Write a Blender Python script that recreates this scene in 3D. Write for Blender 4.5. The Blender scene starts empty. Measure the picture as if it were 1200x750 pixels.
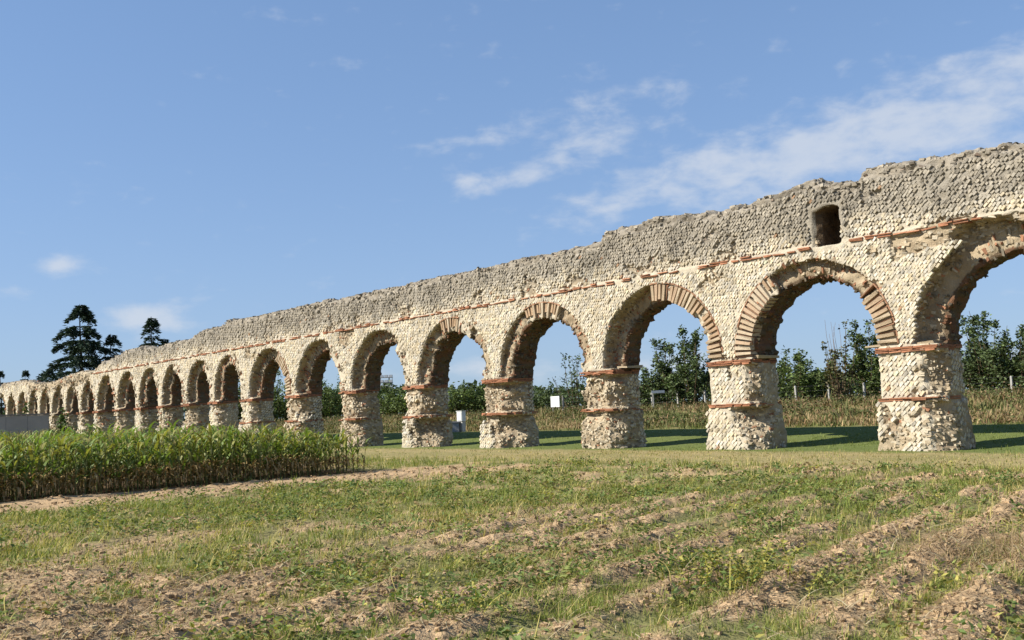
import bpy, math, random
import numpy as np
from mathutils import Matrix, Vector

R0 = np.random.RandomState(7)
random.seed(7)
rad = math.radians
scene = bpy.context.scene
COL = scene.collection

# ------------------------------------------------------------------ camera
F_PX, PITCH, ROLL, CAM_H = 1128.3, .0916, .0421, 1.604
cam_d = bpy.data.cameras.new("camera")
cam_d.sensor_fit = 'HORIZONTAL'
cam_d.sensor_width = 36.0
cam_d.lens = 36.0 * F_PX / 1200.0
cam_d.clip_start = .05
cam_d.clip_end = 6000
cam = bpy.data.objects.new("camera", cam_d)
COL.objects.link(cam)
cam.matrix_world = (Matrix.Translation((0, 0, CAM_H)) @ Matrix.Rotation(rad(90) + PITCH, 4, 'X')
                    @ Matrix.Rotation(-ROLL, 4, 'Z'))
scene.camera = cam
scene.render.resolution_x, scene.render.resolution_y = 1024, 640

# ------------------------------------------------------------------ light
SUN_EL = rad(39)
SUN_H = Vector((-.985, -.17, 0)).normalized()          # horizontal direction towards the sun
SUN_DIR = Vector((SUN_H.x * math.cos(SUN_EL), SUN_H.y * math.cos(SUN_EL), math.sin(SUN_EL)))
sun_d = bpy.data.lights.new("sun", 'SUN')
sun_d.energy = 5.0
sun_d.angle = rad(.53)
sun_d.color = (1.0, .95, .86)
sun = bpy.data.objects.new("sun", sun_d)
COL.objects.link(sun)
sun.rotation_euler = SUN_DIR.to_track_quat('Z', 'Y').to_euler()
sun.location = (-40, -10, 40)

world = bpy.data.worlds.new("World")
scene.world = world
world.use_nodes = True
scene.view_settings.view_transform = 'Standard'
scene.view_settings.look = 'None'
scene.view_settings.gamma = 1
scene.view_settings.exposure = 0.85


class NT:
    """small helper to write node trees"""
    def __init__(s, tree):
        s.t = tree
        s.n = tree.nodes
        s.l = tree.links

    def node(s, typ, **kw):
        n = s.n.new(typ)
        ins = kw.pop('ins', {})
        for k, v in kw.items():
            setattr(n, k, v)
        for k, v in ins.items():
            if hasattr(v, 'is_output'):
                s.l.new(v, n.inputs[k])
            else:
                n.inputs[k].default_value = v
        return n

    def math(s, op, a, b=0.0, c=0.0, clamp=False):
        n = s.node('ShaderNodeMath', operation=op, use_clamp=clamp, ins={0: a, 1: b, 2: c})
        return n.outputs[0]

    def vmath(s, op, a, b=(0, 0, 0)):
        n = s.node('ShaderNodeVectorMath', operation=op)
        for i, v in enumerate((a, b)):
            if hasattr(v, 'is_output'):
                s.l.new(v, n.inputs[i])
            else:
                n.inputs[i].default_value = v
        return n

    def mix(s, fac, a, b, typ='MIX'):
        n = s.node('ShaderNodeMix', data_type='RGBA', blend_type=typ, clamp_factor=True)
        for nm, v in (('Factor', fac), ('A', a), ('B', b)):
            sock = [i for i in n.inputs if i.name == nm and (i.type == 'RGBA' or nm == 'Factor' and i.type == 'VALUE')][0]
            if hasattr(v, 'is_output'):
                s.l.new(v, sock)
            else:
                sock.default_value = v if nm == 'Factor' else (*v[:3], 1)
        return [o for o in n.outputs if o.type == 'RGBA'][0]

    def noise(s, vec, scale, detail=4, rough=.55, dist=0.0):
        n = s.node('ShaderNodeTexNoise', ins={'Scale': scale, 'Detail': detail, 'Roughness': rough, 'Distortion': dist})
        if vec is not None:
            s.l.new(vec, n.inputs['Vector'])
        return n.outputs['Fac']

    def ramp(s, fac, stops):
        n = s.node('ShaderNodeMapRange', interpolation_type='SMOOTHSTEP', clamp=True,
                   ins={0: fac, 1: stops[0], 2: stops[1], 3: stops[2], 4: stops[3]})
        return n.outputs[0]


def pix_dir(px, py):
    """direction of a point of the sky (used to place the clouds in the sky dome)"""
    A, B = px - 600, py - 375
    c, s_ = math.cos(ROLL), math.sin(ROLL)
    a, b = c * A - s_ * B, s_ * A + c * B
    y = F_PX * math.cos(PITCH) + b * math.sin(PITCH)
    z = F_PX * math.sin(PITCH) - b * math.cos(PITCH)
    return Vector((a, y, z)).normalized()


def build_world():
    w = NT(world.node_tree)
    w.n.clear()
    out = w.node('ShaderNodeOutputWorld')
    bg = w.node('ShaderNodeBackground', ins={'Strength': .085})
    w.l.new(bg.outputs[0], out.inputs[0])
    sky = w.node('ShaderNodeTexSky', sky_type='NISHITA', sun_disc=False, sun_elevation=SUN_EL,
                 sun_rotation=math.atan2(SUN_H.x, SUN_H.y), altitude=2500, air_density=1.0,
                 dust_density=.8, ozone_density=5.0)
    tc = w.node('ShaderNodeTexCoord')
    d = tc.outputs['Generated']
    sep = w.node('ShaderNodeSeparateXYZ', ins={0: d})
    el = w.math('ARCSINE', sep.outputs[2])
    az = w.math('ARCTAN2', sep.outputs[0], sep.outputs[1])
    # cloud sheet: noise in a high flat layer
    flat = w.vmath('MULTIPLY', d, (1.0, 1.0, 2.1)).outputs[0]
    n1 = w.noise(flat, 24.0, 6, .55, .15)
    n2 = w.noise(flat, 5.0, 3, .5, .2)
    # banks of cloud: (pixel-free) az / el centres with extents, given in radians
    banks = []
    for (px, py, wx, wy, amp, tilt) in [(1010, 165, .27, .040, .95, .16), (1160, 120, .20, .05, .9, .16),
                                        (820, 200, .16, .030, .8, .15), (690, 165, .09, .04, .55, .15),
                                        (600, 213, .055, .012, .75, .1), (548, 213, .02, .009, .8, 0),
                                        (68, 314, .030, .011, 1.0, 0), (168, 372, .032, .015, 1.15, 0),
                                        (560, 432, .10, .013, .7, 0), (780, 428, .09, .02, .75, 0),
                                        (1190, 420, .10, .022, .6, 0), (10, 345, .03, .01, .4, 0),
                                        (575, 165, .07, .02, .5, .1), (740, 240, .08, .012, .6, .1)]:
        v = pix_dir(px, py)
        banks.append((math.atan2(v.x, v.y), math.asin(v.z), wx, wy, amp, tilt))
    # the same broken fair-weather banks go on round the rest of the sky
    rr = random.Random(3)
    for i in range(13):
        a_ = .85 + i * (2 * math.pi - 1.7) / 12.0
        a_ = (a_ + math.pi) % (2 * math.pi) - math.pi
        banks.append((a_, rr.uniform(.12, .6), rr.uniform(.08, .22), rr.uniform(.02, .05), rr.uniform(.5, .9), 0))
    tot = None
    for (a0, e0, wx, wy, amp, tilt) in banks:
        da = w.math('SUBTRACT', az, a0)
        de = w.math('SUBTRACT', w.math('SUBTRACT', el, e0), w.math('MULTIPLY', da, tilt))
        q = w.math('ADD', w.math('POWER', w.math('DIVIDE', w.math('ABSOLUTE', da), wx), 2.0),
                   w.math('POWER', w.math('DIVIDE', w.math('ABSOLUTE', de), wy), 2.0))
        g = w.math('MULTIPLY', w.math('EXPONENT', w.math('MULTIPLY', q, -1.0)), amp)
        tot = g if tot is None else w.math('MAXIMUM', tot, g)
    nn = w.math('ADD', w.math('MULTIPLY', n1, .8), w.math('MULTIPLY', n2, .25))
    m = w.math('ADD', w.math('MULTIPLY', tot, .42), w.math('SUBTRACT', nn, .58))
    mask = w.ramp(m, (.02, .42, 0, .7))
    # thin veil toward the horizon comes from the atmosphere itself
    cloud = (4.5, 4.8, 5.3)
    # hazy late-summer air: flatter from zenith to horizon than the clear model sky
    gm = w.node('ShaderNodeGamma', ins={0: sky.outputs[0], 1: .46}).outputs[0]
    hazy = w.vmath('MULTIPLY', gm, (1.42, 1.84, 2.42)).outputs[0]
    low = w.math('MULTIPLY', w.math('EXPONENT', w.math('DIVIDE', w.math('MAXIMUM', el, 0.0), -.14)), .75)
    hazy = w.mix(low, hazy, (2.72, 3.38, 4.0))
    colr = w.mix(mask, hazy, cloud)
    w.l.new(colr, bg.inputs[0])


build_world()

# ------------------------------------------------------------------ helpers
def link(o, parent=None):
    COL.objects.link(o)
    if parent is not None:
        o.parent = parent
        o.matrix_parent_inverse = Matrix.Translation(-parent.location) if parent.type == 'EMPTY' else Matrix.Identity(4)
    return o


def tag(o, label=None, cat=None, group=None, kind=None):
    if label: o['label'] = label
    if cat: o['category'] = cat
    if group: o['group'] = group
    if kind: o['kind'] = kind
    return o


def empty(name, loc):
    o = bpy.data.objects.new(name, None)
    o.empty_display_size = .2
    o.location = loc
    COL.objects.link(o)
    return o


def make_mesh(name, verts, quads=None, tris=None, cols=None, smooth=False):
    me = bpy.data.meshes.new(name)
    verts = np.asarray(verts, np.float32)
    quads = np.zeros((0, 4), np.int32) if quads is None else np.asarray(quads, np.int32)
    tris = np.zeros((0, 3), np.int32) if tris is None else np.asarray(tris, np.int32)
    nq, nt = len(quads), len(tris)
    me.vertices.add(len(verts))
    me.vertices.foreach_set('co', verts.ravel())
    me.loops.add(nq * 4 + nt * 3)
    me.loops.foreach_set('vertex_index', np.concatenate([quads.ravel(), tris.ravel()]).astype(np.int32))
    me.polygons.add(nq + nt)
    starts = np.concatenate([np.arange(nq) * 4, nq * 4 + np.arange(nt) * 3]).astype(np.int32)
    me.polygons.foreach_set('loop_start', starts)
    me.update(calc_edges=True)
    if cols is not None:
        a = me.color_attributes.new('Col', 'FLOAT_COLOR', 'POINT')
        c4 = np.ones((len(verts), 4), np.float32)
        c4[:, :3] = cols
        a.data.foreach_set('color', c4.ravel())
    me.polygons.foreach_set('use_smooth', np.full(nq + nt, smooth, bool))
    me.update()
    return me


class Acc:
    """accumulates pieces of one mesh"""
    def __init__(s):
        s.v, s.q, s.t, s.c, s.n = [], [], [], [], 0

    def add(s, v, q=None, t=None, c=None):
        v = np.asarray(v, float).reshape(-1, 3)
        if q is not None and len(q): s.q.append(np.asarray(q).reshape(-1, 4) + s.n)
        if t is not None and len(t): s.t.append(np.asarray(t).reshape(-1, 3) + s.n)
        c = np.array([.5, .5, .5]) if c is None else np.asarray(c, float)
        if c.ndim == 1: c = np.tile(c, (len(v), 1))
        s.v.append(v); s.c.append(c); s.n += len(v)

    def arrays(s):
        return (np.concatenate(s.v), np.concatenate(s.q) if s.q else None,
                np.concatenate(s.t) if s.t else None, np.concatenate(s.c))

    def mesh(s, name, mat=None, smooth=False):
        v, q, t, c = s.arrays()
        me = make_mesh(name, v, q, t, c, smooth)
        if mat: me.materials.append(mat)
        return me

    def obj(s, name, mat, parent=None, smooth=False):
        return link(bpy.data.objects.new(name, s.mesh(name, mat, smooth)), parent)


def hash3(i, j, k, seed=0):
    i = i.astype(np.int64); j = j.astype(np.int64); k = k.astype(np.int64)
    h = (i * 73856093) ^ (j * 19349663) ^ (k * 83492791) ^ (seed * 2654435761)
    h = (h ^ (h >> 13)) * 1274126177
    h = (h ^ (h >> 16)) & 0x7fffffff
    h = (h * 48271) % 2147483647
    return h / 2147483647.0


def vnoise(x, y, z, seed=0):
    x0, y0, z0 = np.floor(x), np.floor(y), np.floor(z)
    fx, fy, fz = x - x0, y - y0, z - z0
    fx = fx * fx * (3 - 2 * fx); fy = fy * fy * (3 - 2 * fy); fz = fz * fz * (3 - 2 * fz)
    r = 0
    for a in (0, 1):
        for b in (0, 1):
            for c in (0, 1):
                w = (fx if a else 1 - fx) * (fy if b else 1 - fy) * (fz if c else 1 - fz)
                r = r + w * hash3(x0 + a, y0 + b, z0 + c, seed)
    return r


def fbm(x, y, z, seed=0, octv=3):
    s, a, t = 0, 1.0, 0
    for o in range(octv):
        s = s + a * vnoise(x * 2 ** o, y * 2 ** o, z * 2 ** o, seed + o * 17)
        t += a
        a *= .5
    return s / t


def sstep(a, b, x):
    t = np.clip((x - a) / (b - a), 0, 1)
    return t * t * (3 - 2 * t)


# ------------------------------------------------------------------ materials
ALB = .80      # all mesh colours are scaled by this


def mat_col(name, rough=.9, nscale=8.0, namt=.25, bump=0.0, bscale=30.0, spec=.2, trans=0.0, coord='Object', fine=0.0, gain=1.0):
    """base colour from the mesh colour attribute, broken up by noise"""
    m = bpy.data.materials.new(name)
    m.use_nodes = True
    w = NT(m.node_tree)
    w.n.clear()
    out = w.node('ShaderNodeOutputMaterial')
    at = w.node('ShaderNodeAttribute', attribute_name='Col')
    tc = w.node('ShaderNodeTexCoord').outputs[coord]
    n = w.noise(tc, nscale, 5, .6)
    f = w.math('ADD', w.math('MULTIPLY', w.math('SUBTRACT', n, .5), 2 * namt * 1.6 * ALB * gain), ALB * gain)
    if fine:
        n3 = w.noise(tc, bscale * 1.7, 2, .5)
        f = w.math('MULTIPLY', f, w.math('ADD', w.math('MULTIPLY', w.math('SUBTRACT', n3, .5), 2 * fine), 1.0))
    c = w.vmath('SCALE', at.outputs['Color']).outputs[0]
    sc = c.node
    w.l.new(f, sc.inputs['Scale'])
    b = w.node('ShaderNodeBsdfPrincipled', ins={'Roughness': rough, 'Specular IOR Level': spec})
    w.l.new(c, b.inputs['Base Color'])
    if bump:
        n2 = w.noise(tc, bscale, 4, .6)
        bn = w.node('ShaderNodeBump', ins={'Strength': bump, 'Distance': .03, 'Height': n2})
        w.l.new(bn.outputs[0], b.inputs['Normal'])
    sh = b.outputs[0]
    if trans:
        tb = w.node('ShaderNodeBsdfTranslucent')
        tint = w.vmath('MULTIPLY', c, (1.15, 1.25, .6)).outputs[0]
        w.l.new(tint, tb.inputs[0])
        mx = w.node('ShaderNodeMixShader', ins={0: trans})
        w.l.new(sh, mx.inputs[1]); w.l.new(tb.outputs[0], mx.inputs[2])
        sh = mx.outputs[0]
    w.l.new(sh, out.inputs[0])
    return m


M_CORE = mat_col('rubble_mortar', .95, 3.0, .28, .9, 22, .1, fine=.25)
M_STONE = mat_col('limestone', .9, 9.0, .16, .7, 45, .15, fine=.2)
M_BRICK = mat_col('fired_brick', .9, 7.0, .3, .6, 40, .15, fine=.2)
M_SOIL = mat_col('soil', .97, 2.2, .16, 1.0, 22, .05, fine=.35)
M_CLOD = mat_col('soil_clod', .97, 9, .25, .8, 40, .05)
M_GRASS = mat_col('grass', .75, .9, .2, 0, 0, .2, .3, gain=1.2)
M_CORN = mat_col('corn_leaf', .55, 1.3, .15, 0, 0, .35, .3, gain=1.15)
M_DRY = mat_col('dry_stalk', .8, 3, .2, 0, 0, .2, .15)
M_LEAF = mat_col('leaf', .7, .6, .25, 0, 0, .2, .22)
M_BARK = mat_col('bark', .9, 6, .3, .6, 20, .1)
M_NEEDLE = mat_col('needles', .8, .5, .2, 0, 0, .15, .08)
M_CONC = mat_col('concrete', .9, 1.2, .16, .3, 25, .15, fine=.08)
M_PAINT = mat_col('painted_metal', .45, 3, .06, 0, 0, .4)
M_WIRE = mat_col('galvanised_wire', .5, 3, .1, 0, 0, .4)

# ------------------------------------------------------------------ aqueduct frame
X0, Y0, HD = 10.287, 27.1666, .7021
DV = np.array([-math.sin(HD), math.cos(HD)])        # along the wall, away to the left
NV = np.array([math.cos(HD), math.sin(HD)])         # through the wall, front to back
T = 1.42


def W(u, v, z):
    u, v, z = np.broadcast_arrays(np.asarray(u, float), np.asarray(v, float), np.asarray(z, float))
    return np.stack([X0 + u * DV[0] + v * NV[0], Y0 + u * DV[1] + v * NV[1], z], -1)


def to_uv(x, y):
    return (x - X0) * DV[0] + (y - Y0) * DV[1], (x - X0) * NV[0] + (y - Y0) * NV[1]


PU = np.array([-12., -6, 0, 6, 12, 18, 24, 30, 36, 42, 46.9, 51.5, 56.1, 60.9, 65.9, 71.0, 75.5, 80.0, 84.5, 88.8, 93.0, 97.4, 101.8, 106.4])
NP = len(PU)
PWID = np.where(PU < 43, 1.71, 1.5)
P_OFF = 2                                            # index of the pier nearest the right edge of view
ZB1, ZB2, ZSTR = 1.41, 2.75, 6.05
# arch i spans pier i (right) and pier i+1 (left)
AC = np.array([(PU[i] + PU[i + 1] - PWID[i + 1]) / 2 for i in range(NP - 1)])
AR = np.array([(PU[i + 1] - PWID[i + 1] - PU[i]) / 2 for i in range(NP - 1)])
AZ = np.where(PU[:-1] < 71, 5.13 - AR, 4.9 - AR)
RING = .58
TOPU = [-14, -8, -4.4, -2.2, -.7, -.3, .15, .3, 1.0, 1.4, 2.0, 2.3, 2.5, 3.3, 5.6, 6.6, 7.9, 9.1, 10.5, 10.75, 13, 15.8, 19, 21.9, 25, 29.6, 31.2, 31.7, 32.2,
        34.3, 38, 42, 43.4, 44.1, 44.4, 46, 48.8, 50.6, 53.4, 56.8, 58, 60, 62.3, 64, 66, 69.7, 72, 75, 78.3, 82, 85.3, 89.9, 92, 94, 100, 108]
TOPZ = [7.95, 7.9, 7.89, 7.97, 8.06, 8.12, 8.08, 7.80, 7.84, 7.95, 8.13, 8.1, 7.98, 7.93, 7.88, 7.95, 8.10, 8.06, 8.02, 7.70, 7.68, 7.72, 7.70, 7.76, 7.73, 7.80, 7.82, 8.0, 7.8,
        7.82, 7.85, 7.86, 7.9, 8.1, 7.7, 7.7, 7.66, 7.28, 7.35, 7.18, 7.3, 7.5, 7.5, 7.35, 7.1, 6.85, 6.25, 6.5, 6.4, 6.05, 5.95, 6.05, 6.3, 6.65, 6.7, 6.65]

# what the arch rings have lost: (from, to, depth) in degrees; 0 = springing on the right, 180 = on the left
LOST = {}
VOUS = {}
for i in range(NP - 1):
    LOST[i] = [(62 + 30 * random.random(), 180, .42 + .15 * random.random())]
    VOUS[i] = []
LOST[0] = [(0, 180, .4)]
LOST[1] = [(40, 180, .60)]
LOST[2] = [(38, 120, .34)];               VOUS[2] = [(0, 40), (119, 180)]
LOST[3] = [(93, 180, .62)];               VOUS[3] = [(0, 94)]
LOST[4] = [(112, 180, .30), (5, 66, .16)];  VOUS[4] = [(66, 112)]
LOST[5] = [(108, 180, .34), (5, 55, .2)]; VOUS[5] = [(78, 108)]
LOST[6] = [(48, 180, .5)]
LOST[7] = [(62, 180, .52)]
LOST[8] = [(66, 180, .55)];               VOUS[8] = [(0, 62)]
LOST[9] = [(84, 180, .32)]
LOST[10] = [(70, 180, .5)]
STRIP = {4: .95, 5: .62, 6: .55, 7: .95, 8: .7, 9: .35}   # how much of a pier has lost its facing


def top_z(u):
    t = np.interp(u, TOPU, TOPZ)
    j = fbm(u * 2.3, u * 0 + 3.1, u * 0, 5, 3) - .5
    j2 = hash3(np.floor(u / .24), u * 0, u * 0, 9) - .5
    return t + .22 * j + .07 * j2


def chamfer(kp, z):
    """how far the front right corner of a pier is broken away"""
    big = {2: .46, 3: .36, 4: .55, 5: .75, 6: .72}.get(kp, .45)
    n = fbm(z * 1.5, z * 0 + kp * 7.3, z * 0 + .5, 21, 3)
    c = big * (.35 + 1.1 * n)
    if kp in (3, 5, 6):      # plinths broken off on the slant
        c = c + np.where(z < ZB1 - .1, .55 * sstep(.1, 1.25, z), 0)
    c = c * np.where(z < ZB2 - .05, 1, 0)
    return np.where(np.abs(z - ZB1) < .1, c * .45, c) + .04


def pier_index(u):
    """index of the arch bay or pier that contains u: returns (nearest pier, arch)"""
    ia = np.clip(np.searchsorted(PU, u, side='right') - 1, 0, NP - 2)     # arch ia lies just left of pier ia
    return ia


def front_f(u, z):
    """depth of the front surface (v) at (u, z)"""
    pl = np.where(z < ZB1, .07 + .13 * np.clip((ZB1 - z) / ZB1, 0, 1.1), 0)
    F = -pl
    F = F + np.where(z > ZSTR + .03, .035, 0)
    F = F + .05 * (fbm(u * .9, z * .9, u * 0, 31, 2) - .5)
    F = F + .07 * facing_lost(u, z)
    return F


def ring_coords(u, z):
    ia = pier_index(u)
    # a point over pier i may belong to the ring of arch i (left of it) or of arch i-1 (right of it)
    best = None
    for off in (-1, 0, 1):
        k = np.clip(ia + off, 0, NP - 2)
        du = u - AC[k]
        dz = z - AZ[k]
        r = np.where(dz > 0, np.hypot(du, dz), np.abs(du))
        e = r - AR[k]
        if best is None:
            best = [e, k, du, dz]
        else:
            s = e < best[0]
            best = [np.where(s, a, b) for a, b in zip((e, k, du, dz), best)]
    e, k, du, dz = best
    th = np.degrees(np.arctan2(np.maximum(dz, 0), du))    # du>0 is to the left
    th = np.where(dz > 0, th, np.where(du > 0, 0, 180))
    return e, k.astype(int), 180 - th                      # 0 = right springing


def facing_lost(u, z):
    """1 where the small facing stones have fallen away and the rubble core shows"""
    ia = pier_index(u)
    kp = np.where(u > PU[ia] + AR[ia], ia + 1, ia)
    w1 = vnoise(u * 2.6, z * 2.6, u * 0 + 4, 43) - .5
    w2 = vnoise(u * 2.6, z * 2.6, u * 0 + 9, 44) - .5
    n = fbm(u * 1.1 + w1 * .9, z * 1.1 + w2 * .9, u * 0 + 2.2, 41, 3)
    thr = np.full(u.shape, .70)
    thr = np.where(z > ZSTR, .67, thr)
    low = z < ZB2 + .1
    st = np.zeros(u.shape)
    for k, a in STRIP.items():
        st = np.where(low & (kp == k), a, st)
    st = np.where(low & (kp > 9), .45, st)
    st = np.where(low & (kp <= 3), -.06, st)
    thr = np.where(low, .72 - st * .5, thr)
    lost = n > thr
    # remaining slabs of facing low on the fourth to sixth piers
    keep = low & (z < .95) & (((kp == 5) | (kp == 6)) & (u > PU[np.clip(kp, 0, NP - 1)] - .75))
    lost = lost & ~keep
    # damaged course over the first pier
    d1 = (u > -4.6) & (u < -.6) & (np.abs(z - (5.75 + .12 * np.sin(u * 2))) < .34 * (.5 + n))
    lost = lost | d1
    # crumbling top
    lost = lost | (z > top_z(u) - .18 - .35 * n)
    lost = lost | ((u > 72) & (u < 92) & (z > 4.6 + 1.2 * n))
    return lost.astype(float)


NICHE = (.93, 1.66, 6.02, 7.22)


def sdf_solid(us, vs, zs):
    """positive inside the masonry, on a grid"""
    nu, nv, nz_ = len(us), len(vs), len(zs)
    U2, Z2 = (a.ravel() for a in np.meshgrid(us, zs, indexing='ij'))
    e, k, th = ring_coords(U2, Z2)
    F = front_f(U2, Z2)
    lostm = facing_lost(U2, Z2)
    tz = top_z(us)
    tz2 = np.repeat(tz, nz_)
    flare = np.where(Z2 < ZB1, .05 + .13 * np.clip((ZB1 - Z2) / ZB1, 0, 1.1), np.where(Z2 < ZB2, .03, 0))
    arc = np.where(Z2 > AZ[k], np.radians(th) * AR[k], 100 - Z2)
    ia = pier_index(U2)
    kp = np.where(U2 > PU[ia] + AR[ia], ia + 1, ia)
    a = U2 - (PU[kp] - PWID[kp]) + flare
    cv = np.zeros(U2.shape)
    for q in np.unique(kp):
        s_ = kp == q
        cv[s_] = chamfer(int(q), Z2[s_])
    inp = (Z2 < ZB2) & (a < 1.0)
    bpl = np.where(Z2 < ZB1, .12, 0)
    weak = np.where(kp <= 3, .03, .55) * np.where((np.abs(Z2 - ZB1) < .09) | (Z2 > ZB2 - .12), .3, 1)
    weak = np.where(kp > 12, .3, weak)
    out = np.empty((nu, nv, nz_))
    n0, n1, z0, z1 = NICHE
    for j, v in enumerate(vs):
        jag = hash3(np.floor(arc / .15), np.full(len(arc), np.floor(v / .36)), k.astype(float), 77)
        e2 = e + flare + np.where(Z2 > ZB2 + .1, .11 * (jag - .55), .02 * (jag - .5))
        d = np.minimum(e2, tz2 - .15 * (abs(v - T / 2) / T * 2) ** 2 - Z2)
        d = np.minimum(d, v - F - .010 * (lostm < .5))
        d = np.minimum(d, T + bpl - v)
        b = v - F
        d = np.where(inp, np.minimum(d, (a + b - cv) * .7071), d)
        d = np.where(inp, np.minimum(d, (a + (T + bpl - v) - .18) * .7071), d)
        near = (np.abs(d) < .6) & (Z2 < ZB2 + .1)
        vv = np.full(near.sum(), v)
        er = fbm(U2[near] * 1.15, vv * 1.15, Z2[near] * 1.5, 57, 2)
        d[near] -= weak[near] * np.clip(er - .40, 0, 1)
        near = np.abs(d) < .9
        rn = np.full(len(d), .5)
        vv = np.full(near.sum(), v)
        rn[near] = fbm(U2[near] * 2.2, vv * 2.2, Z2[near] * 2.2, 55, 2)
        if v < .9:
            for q in np.unique(k):
                for (t0, t1, dep) in LOST[int(q)]:
                    s_ = np.nonzero((k == q) & (Z2 > ZB2 + .14) & (e < 1.1))[0]
                    tj = th[s_] + 14 * (rn[s_] - .5)
                    lo_ = t0 if t0 > 2 else -40
                    hi_ = t1 if t1 < 178 else 230
                    ang = np.minimum(tj - lo_, hi_ - tj) * (math.pi / 180) * AR[int(q)]
                    ro = RING + .10 * (rn[s_] - .5)
                    if q == 1:
                        ro = ro + .10 + .55 * np.exp(-((th[s_] - 112) / 16) ** 2) * (.4 + 1.2 * rn[s_])
                    depth = dep * (.25 + 1.5 * rn[s_]) if dep < .45 else dep * (.8 + .4 * rn[s_])
                    inside = np.minimum(np.minimum(ro - e[s_], depth - v), ang)
                    d[s_] = np.minimum(d[s_], -inside)
                for (t0, t1) in VOUS[int(q)]:
                    s_ = np.nonzero((k == q) & (th >= t0) & (th <= t1) & (Z2 > ZB2 + .14))[0]
                    d[s_] = np.minimum(d[s_], -np.minimum(RING + .02 - e[s_], .09 - v))
        if us[0] < n1 < us[-1] or us[0] < n0 < us[-1]:
            un = U2 - .10 * (rn - .5)
            left = n1 + .22 * max(0, .35 - max(v, 0)) / .35 * (.6 + .8 * rn)
            ar_ = z1 - .12 * np.clip(np.abs(un - (n0 + n1) / 2) / .4, 0, 1) ** 2
            ins = np.minimum(np.minimum(un - n0, left - un), np.minimum(Z2 - z0, ar_ - Z2))
            d = np.minimum(d, -np.minimum(ins, 1.15 - v))
        near = np.abs(d) < .3
        onface = (np.abs(v - F) < .1) & (lostm < .5) & ((e > RING) | (Z2 < ZB2))
        recess = (e < RING) & (Z2 > ZB2 + .1)
        amp = np.where(onface, .020, np.where(recess, .05, .075))
        amp = np.where(Z2 > tz2 - .4, .12, amp)
        vv = np.full(near.sum(), v)
        d[near] += amp[near] * 2 * (fbm(U2[near] * 3.6, vv * 3.6, Z2[near] * 6.5, 61, 3) - .5)
        out[:, j, :] = d.reshape(nu, nz_)
    return out


def surface_nets(us, vs, zs):
    nu, nv, nz = len(us), len(vs), len(zs)
    val = sdf_solid(us, vs, zs)
    val[val == 0] = 1e-6
    ins = val > 0
    c = ins[:-1, :-1, :-1].astype(np.int8)
    cnt = np.zeros((nu - 1, nv - 1, nz - 1), np.int8)
    for a in (0, 1):
        for b in (0, 1):
            for g in (0, 1):
                cnt += ins[a:nu - 1 + a, b:nv - 1 + b, g:nz - 1 + g]
    act = (cnt > 0) & (cnt < 8)
    idx = np.argwhere(act)
    vid = np.full(act.shape, -1, np.int64)
    vid[act] = np.arange(len(idx))
    acc = np.zeros((len(idx), 3)); num = np.zeros(len(idx))
    h = np.array([us[1] - us[0], vs[1] - vs[0], zs[1] - zs[0]])
    i, j, k = idx.T
    for ax in range(3):
        others = [x for x in range(3) if x != ax]
        for a in (0, 1):
            for b in (0, 1):
                o0 = [0, 0, 0]; o0[others[0]] = a; o0[others[1]] = b
                o1 = list(o0); o1[ax] = 1
                v0 = val[i + o0[0], j + o0[1], k + o0[2]]
                v1 = val[i + o1[0], j + o1[1], k + o1[2]]
                cr = (v0 > 0) != (v1 > 0)
                t = np.where(cr, v0 / np.where(cr, v0 - v1, 1), 0)
                p = np.zeros((len(idx), 3))
                p[:, ax] = t
                p[:, others[0]] = a; p[:, others[1]] = b
                acc += np.where(cr[:, None], p, 0); num += cr
    P = idx + acc / num[:, None]
    P = P * h + np.array([us[0], vs[0], zs[0]])
    quads = []
    # edges along each axis
    for ax in range(3):
        s0 = [slice(1, -1)] * 3; s1 = [slice(1, -1)] * 3
        s0[ax] = slice(0, -1); s1[ax] = slice(1, None)
        A = ins[tuple(s0)]; B = ins[tuple(s1)]
        e = np.argwhere(A != B)
        flip = A[tuple(e.T)]
        e = e.copy()
        for o in range(3):
            if o != ax: e[:, o] += 1
        o1, o2 = [(1, 2), (2, 0), (0, 1)][ax]
        def cell(d1, d2):
            q = e.copy(); q[:, o1] -= d1; q[:, o2] -= d2
            return vid[q[:, 0], q[:, 1], q[:, 2]]
        Q = np.stack([cell(1, 1), cell(0, 1), cell(0, 0), cell(1, 0)], -1)
        Q = np.where(flip[:, None], Q, Q[:, ::-1])
        quads.append(Q)
    quads = np.concatenate(quads)
    quads = quads[(quads >= 0).all(1)]
    return P, quads


CREAM = np.array([.67, .585, .44])
TAN = np.array([.43, .345, .23])
GREY = np.array([.335, .295, .235])
BROWN = np.array([.26, .18, .11])
BRICK = np.array([.37, .165, .09])

aq = empty('aqueduct', tuple(W(0, T / 2, 0).tolist()))
tag(aq, 'long ruined Roman aqueduct of pale stone and brick with a row of arches', 'aqueduct')


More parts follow.
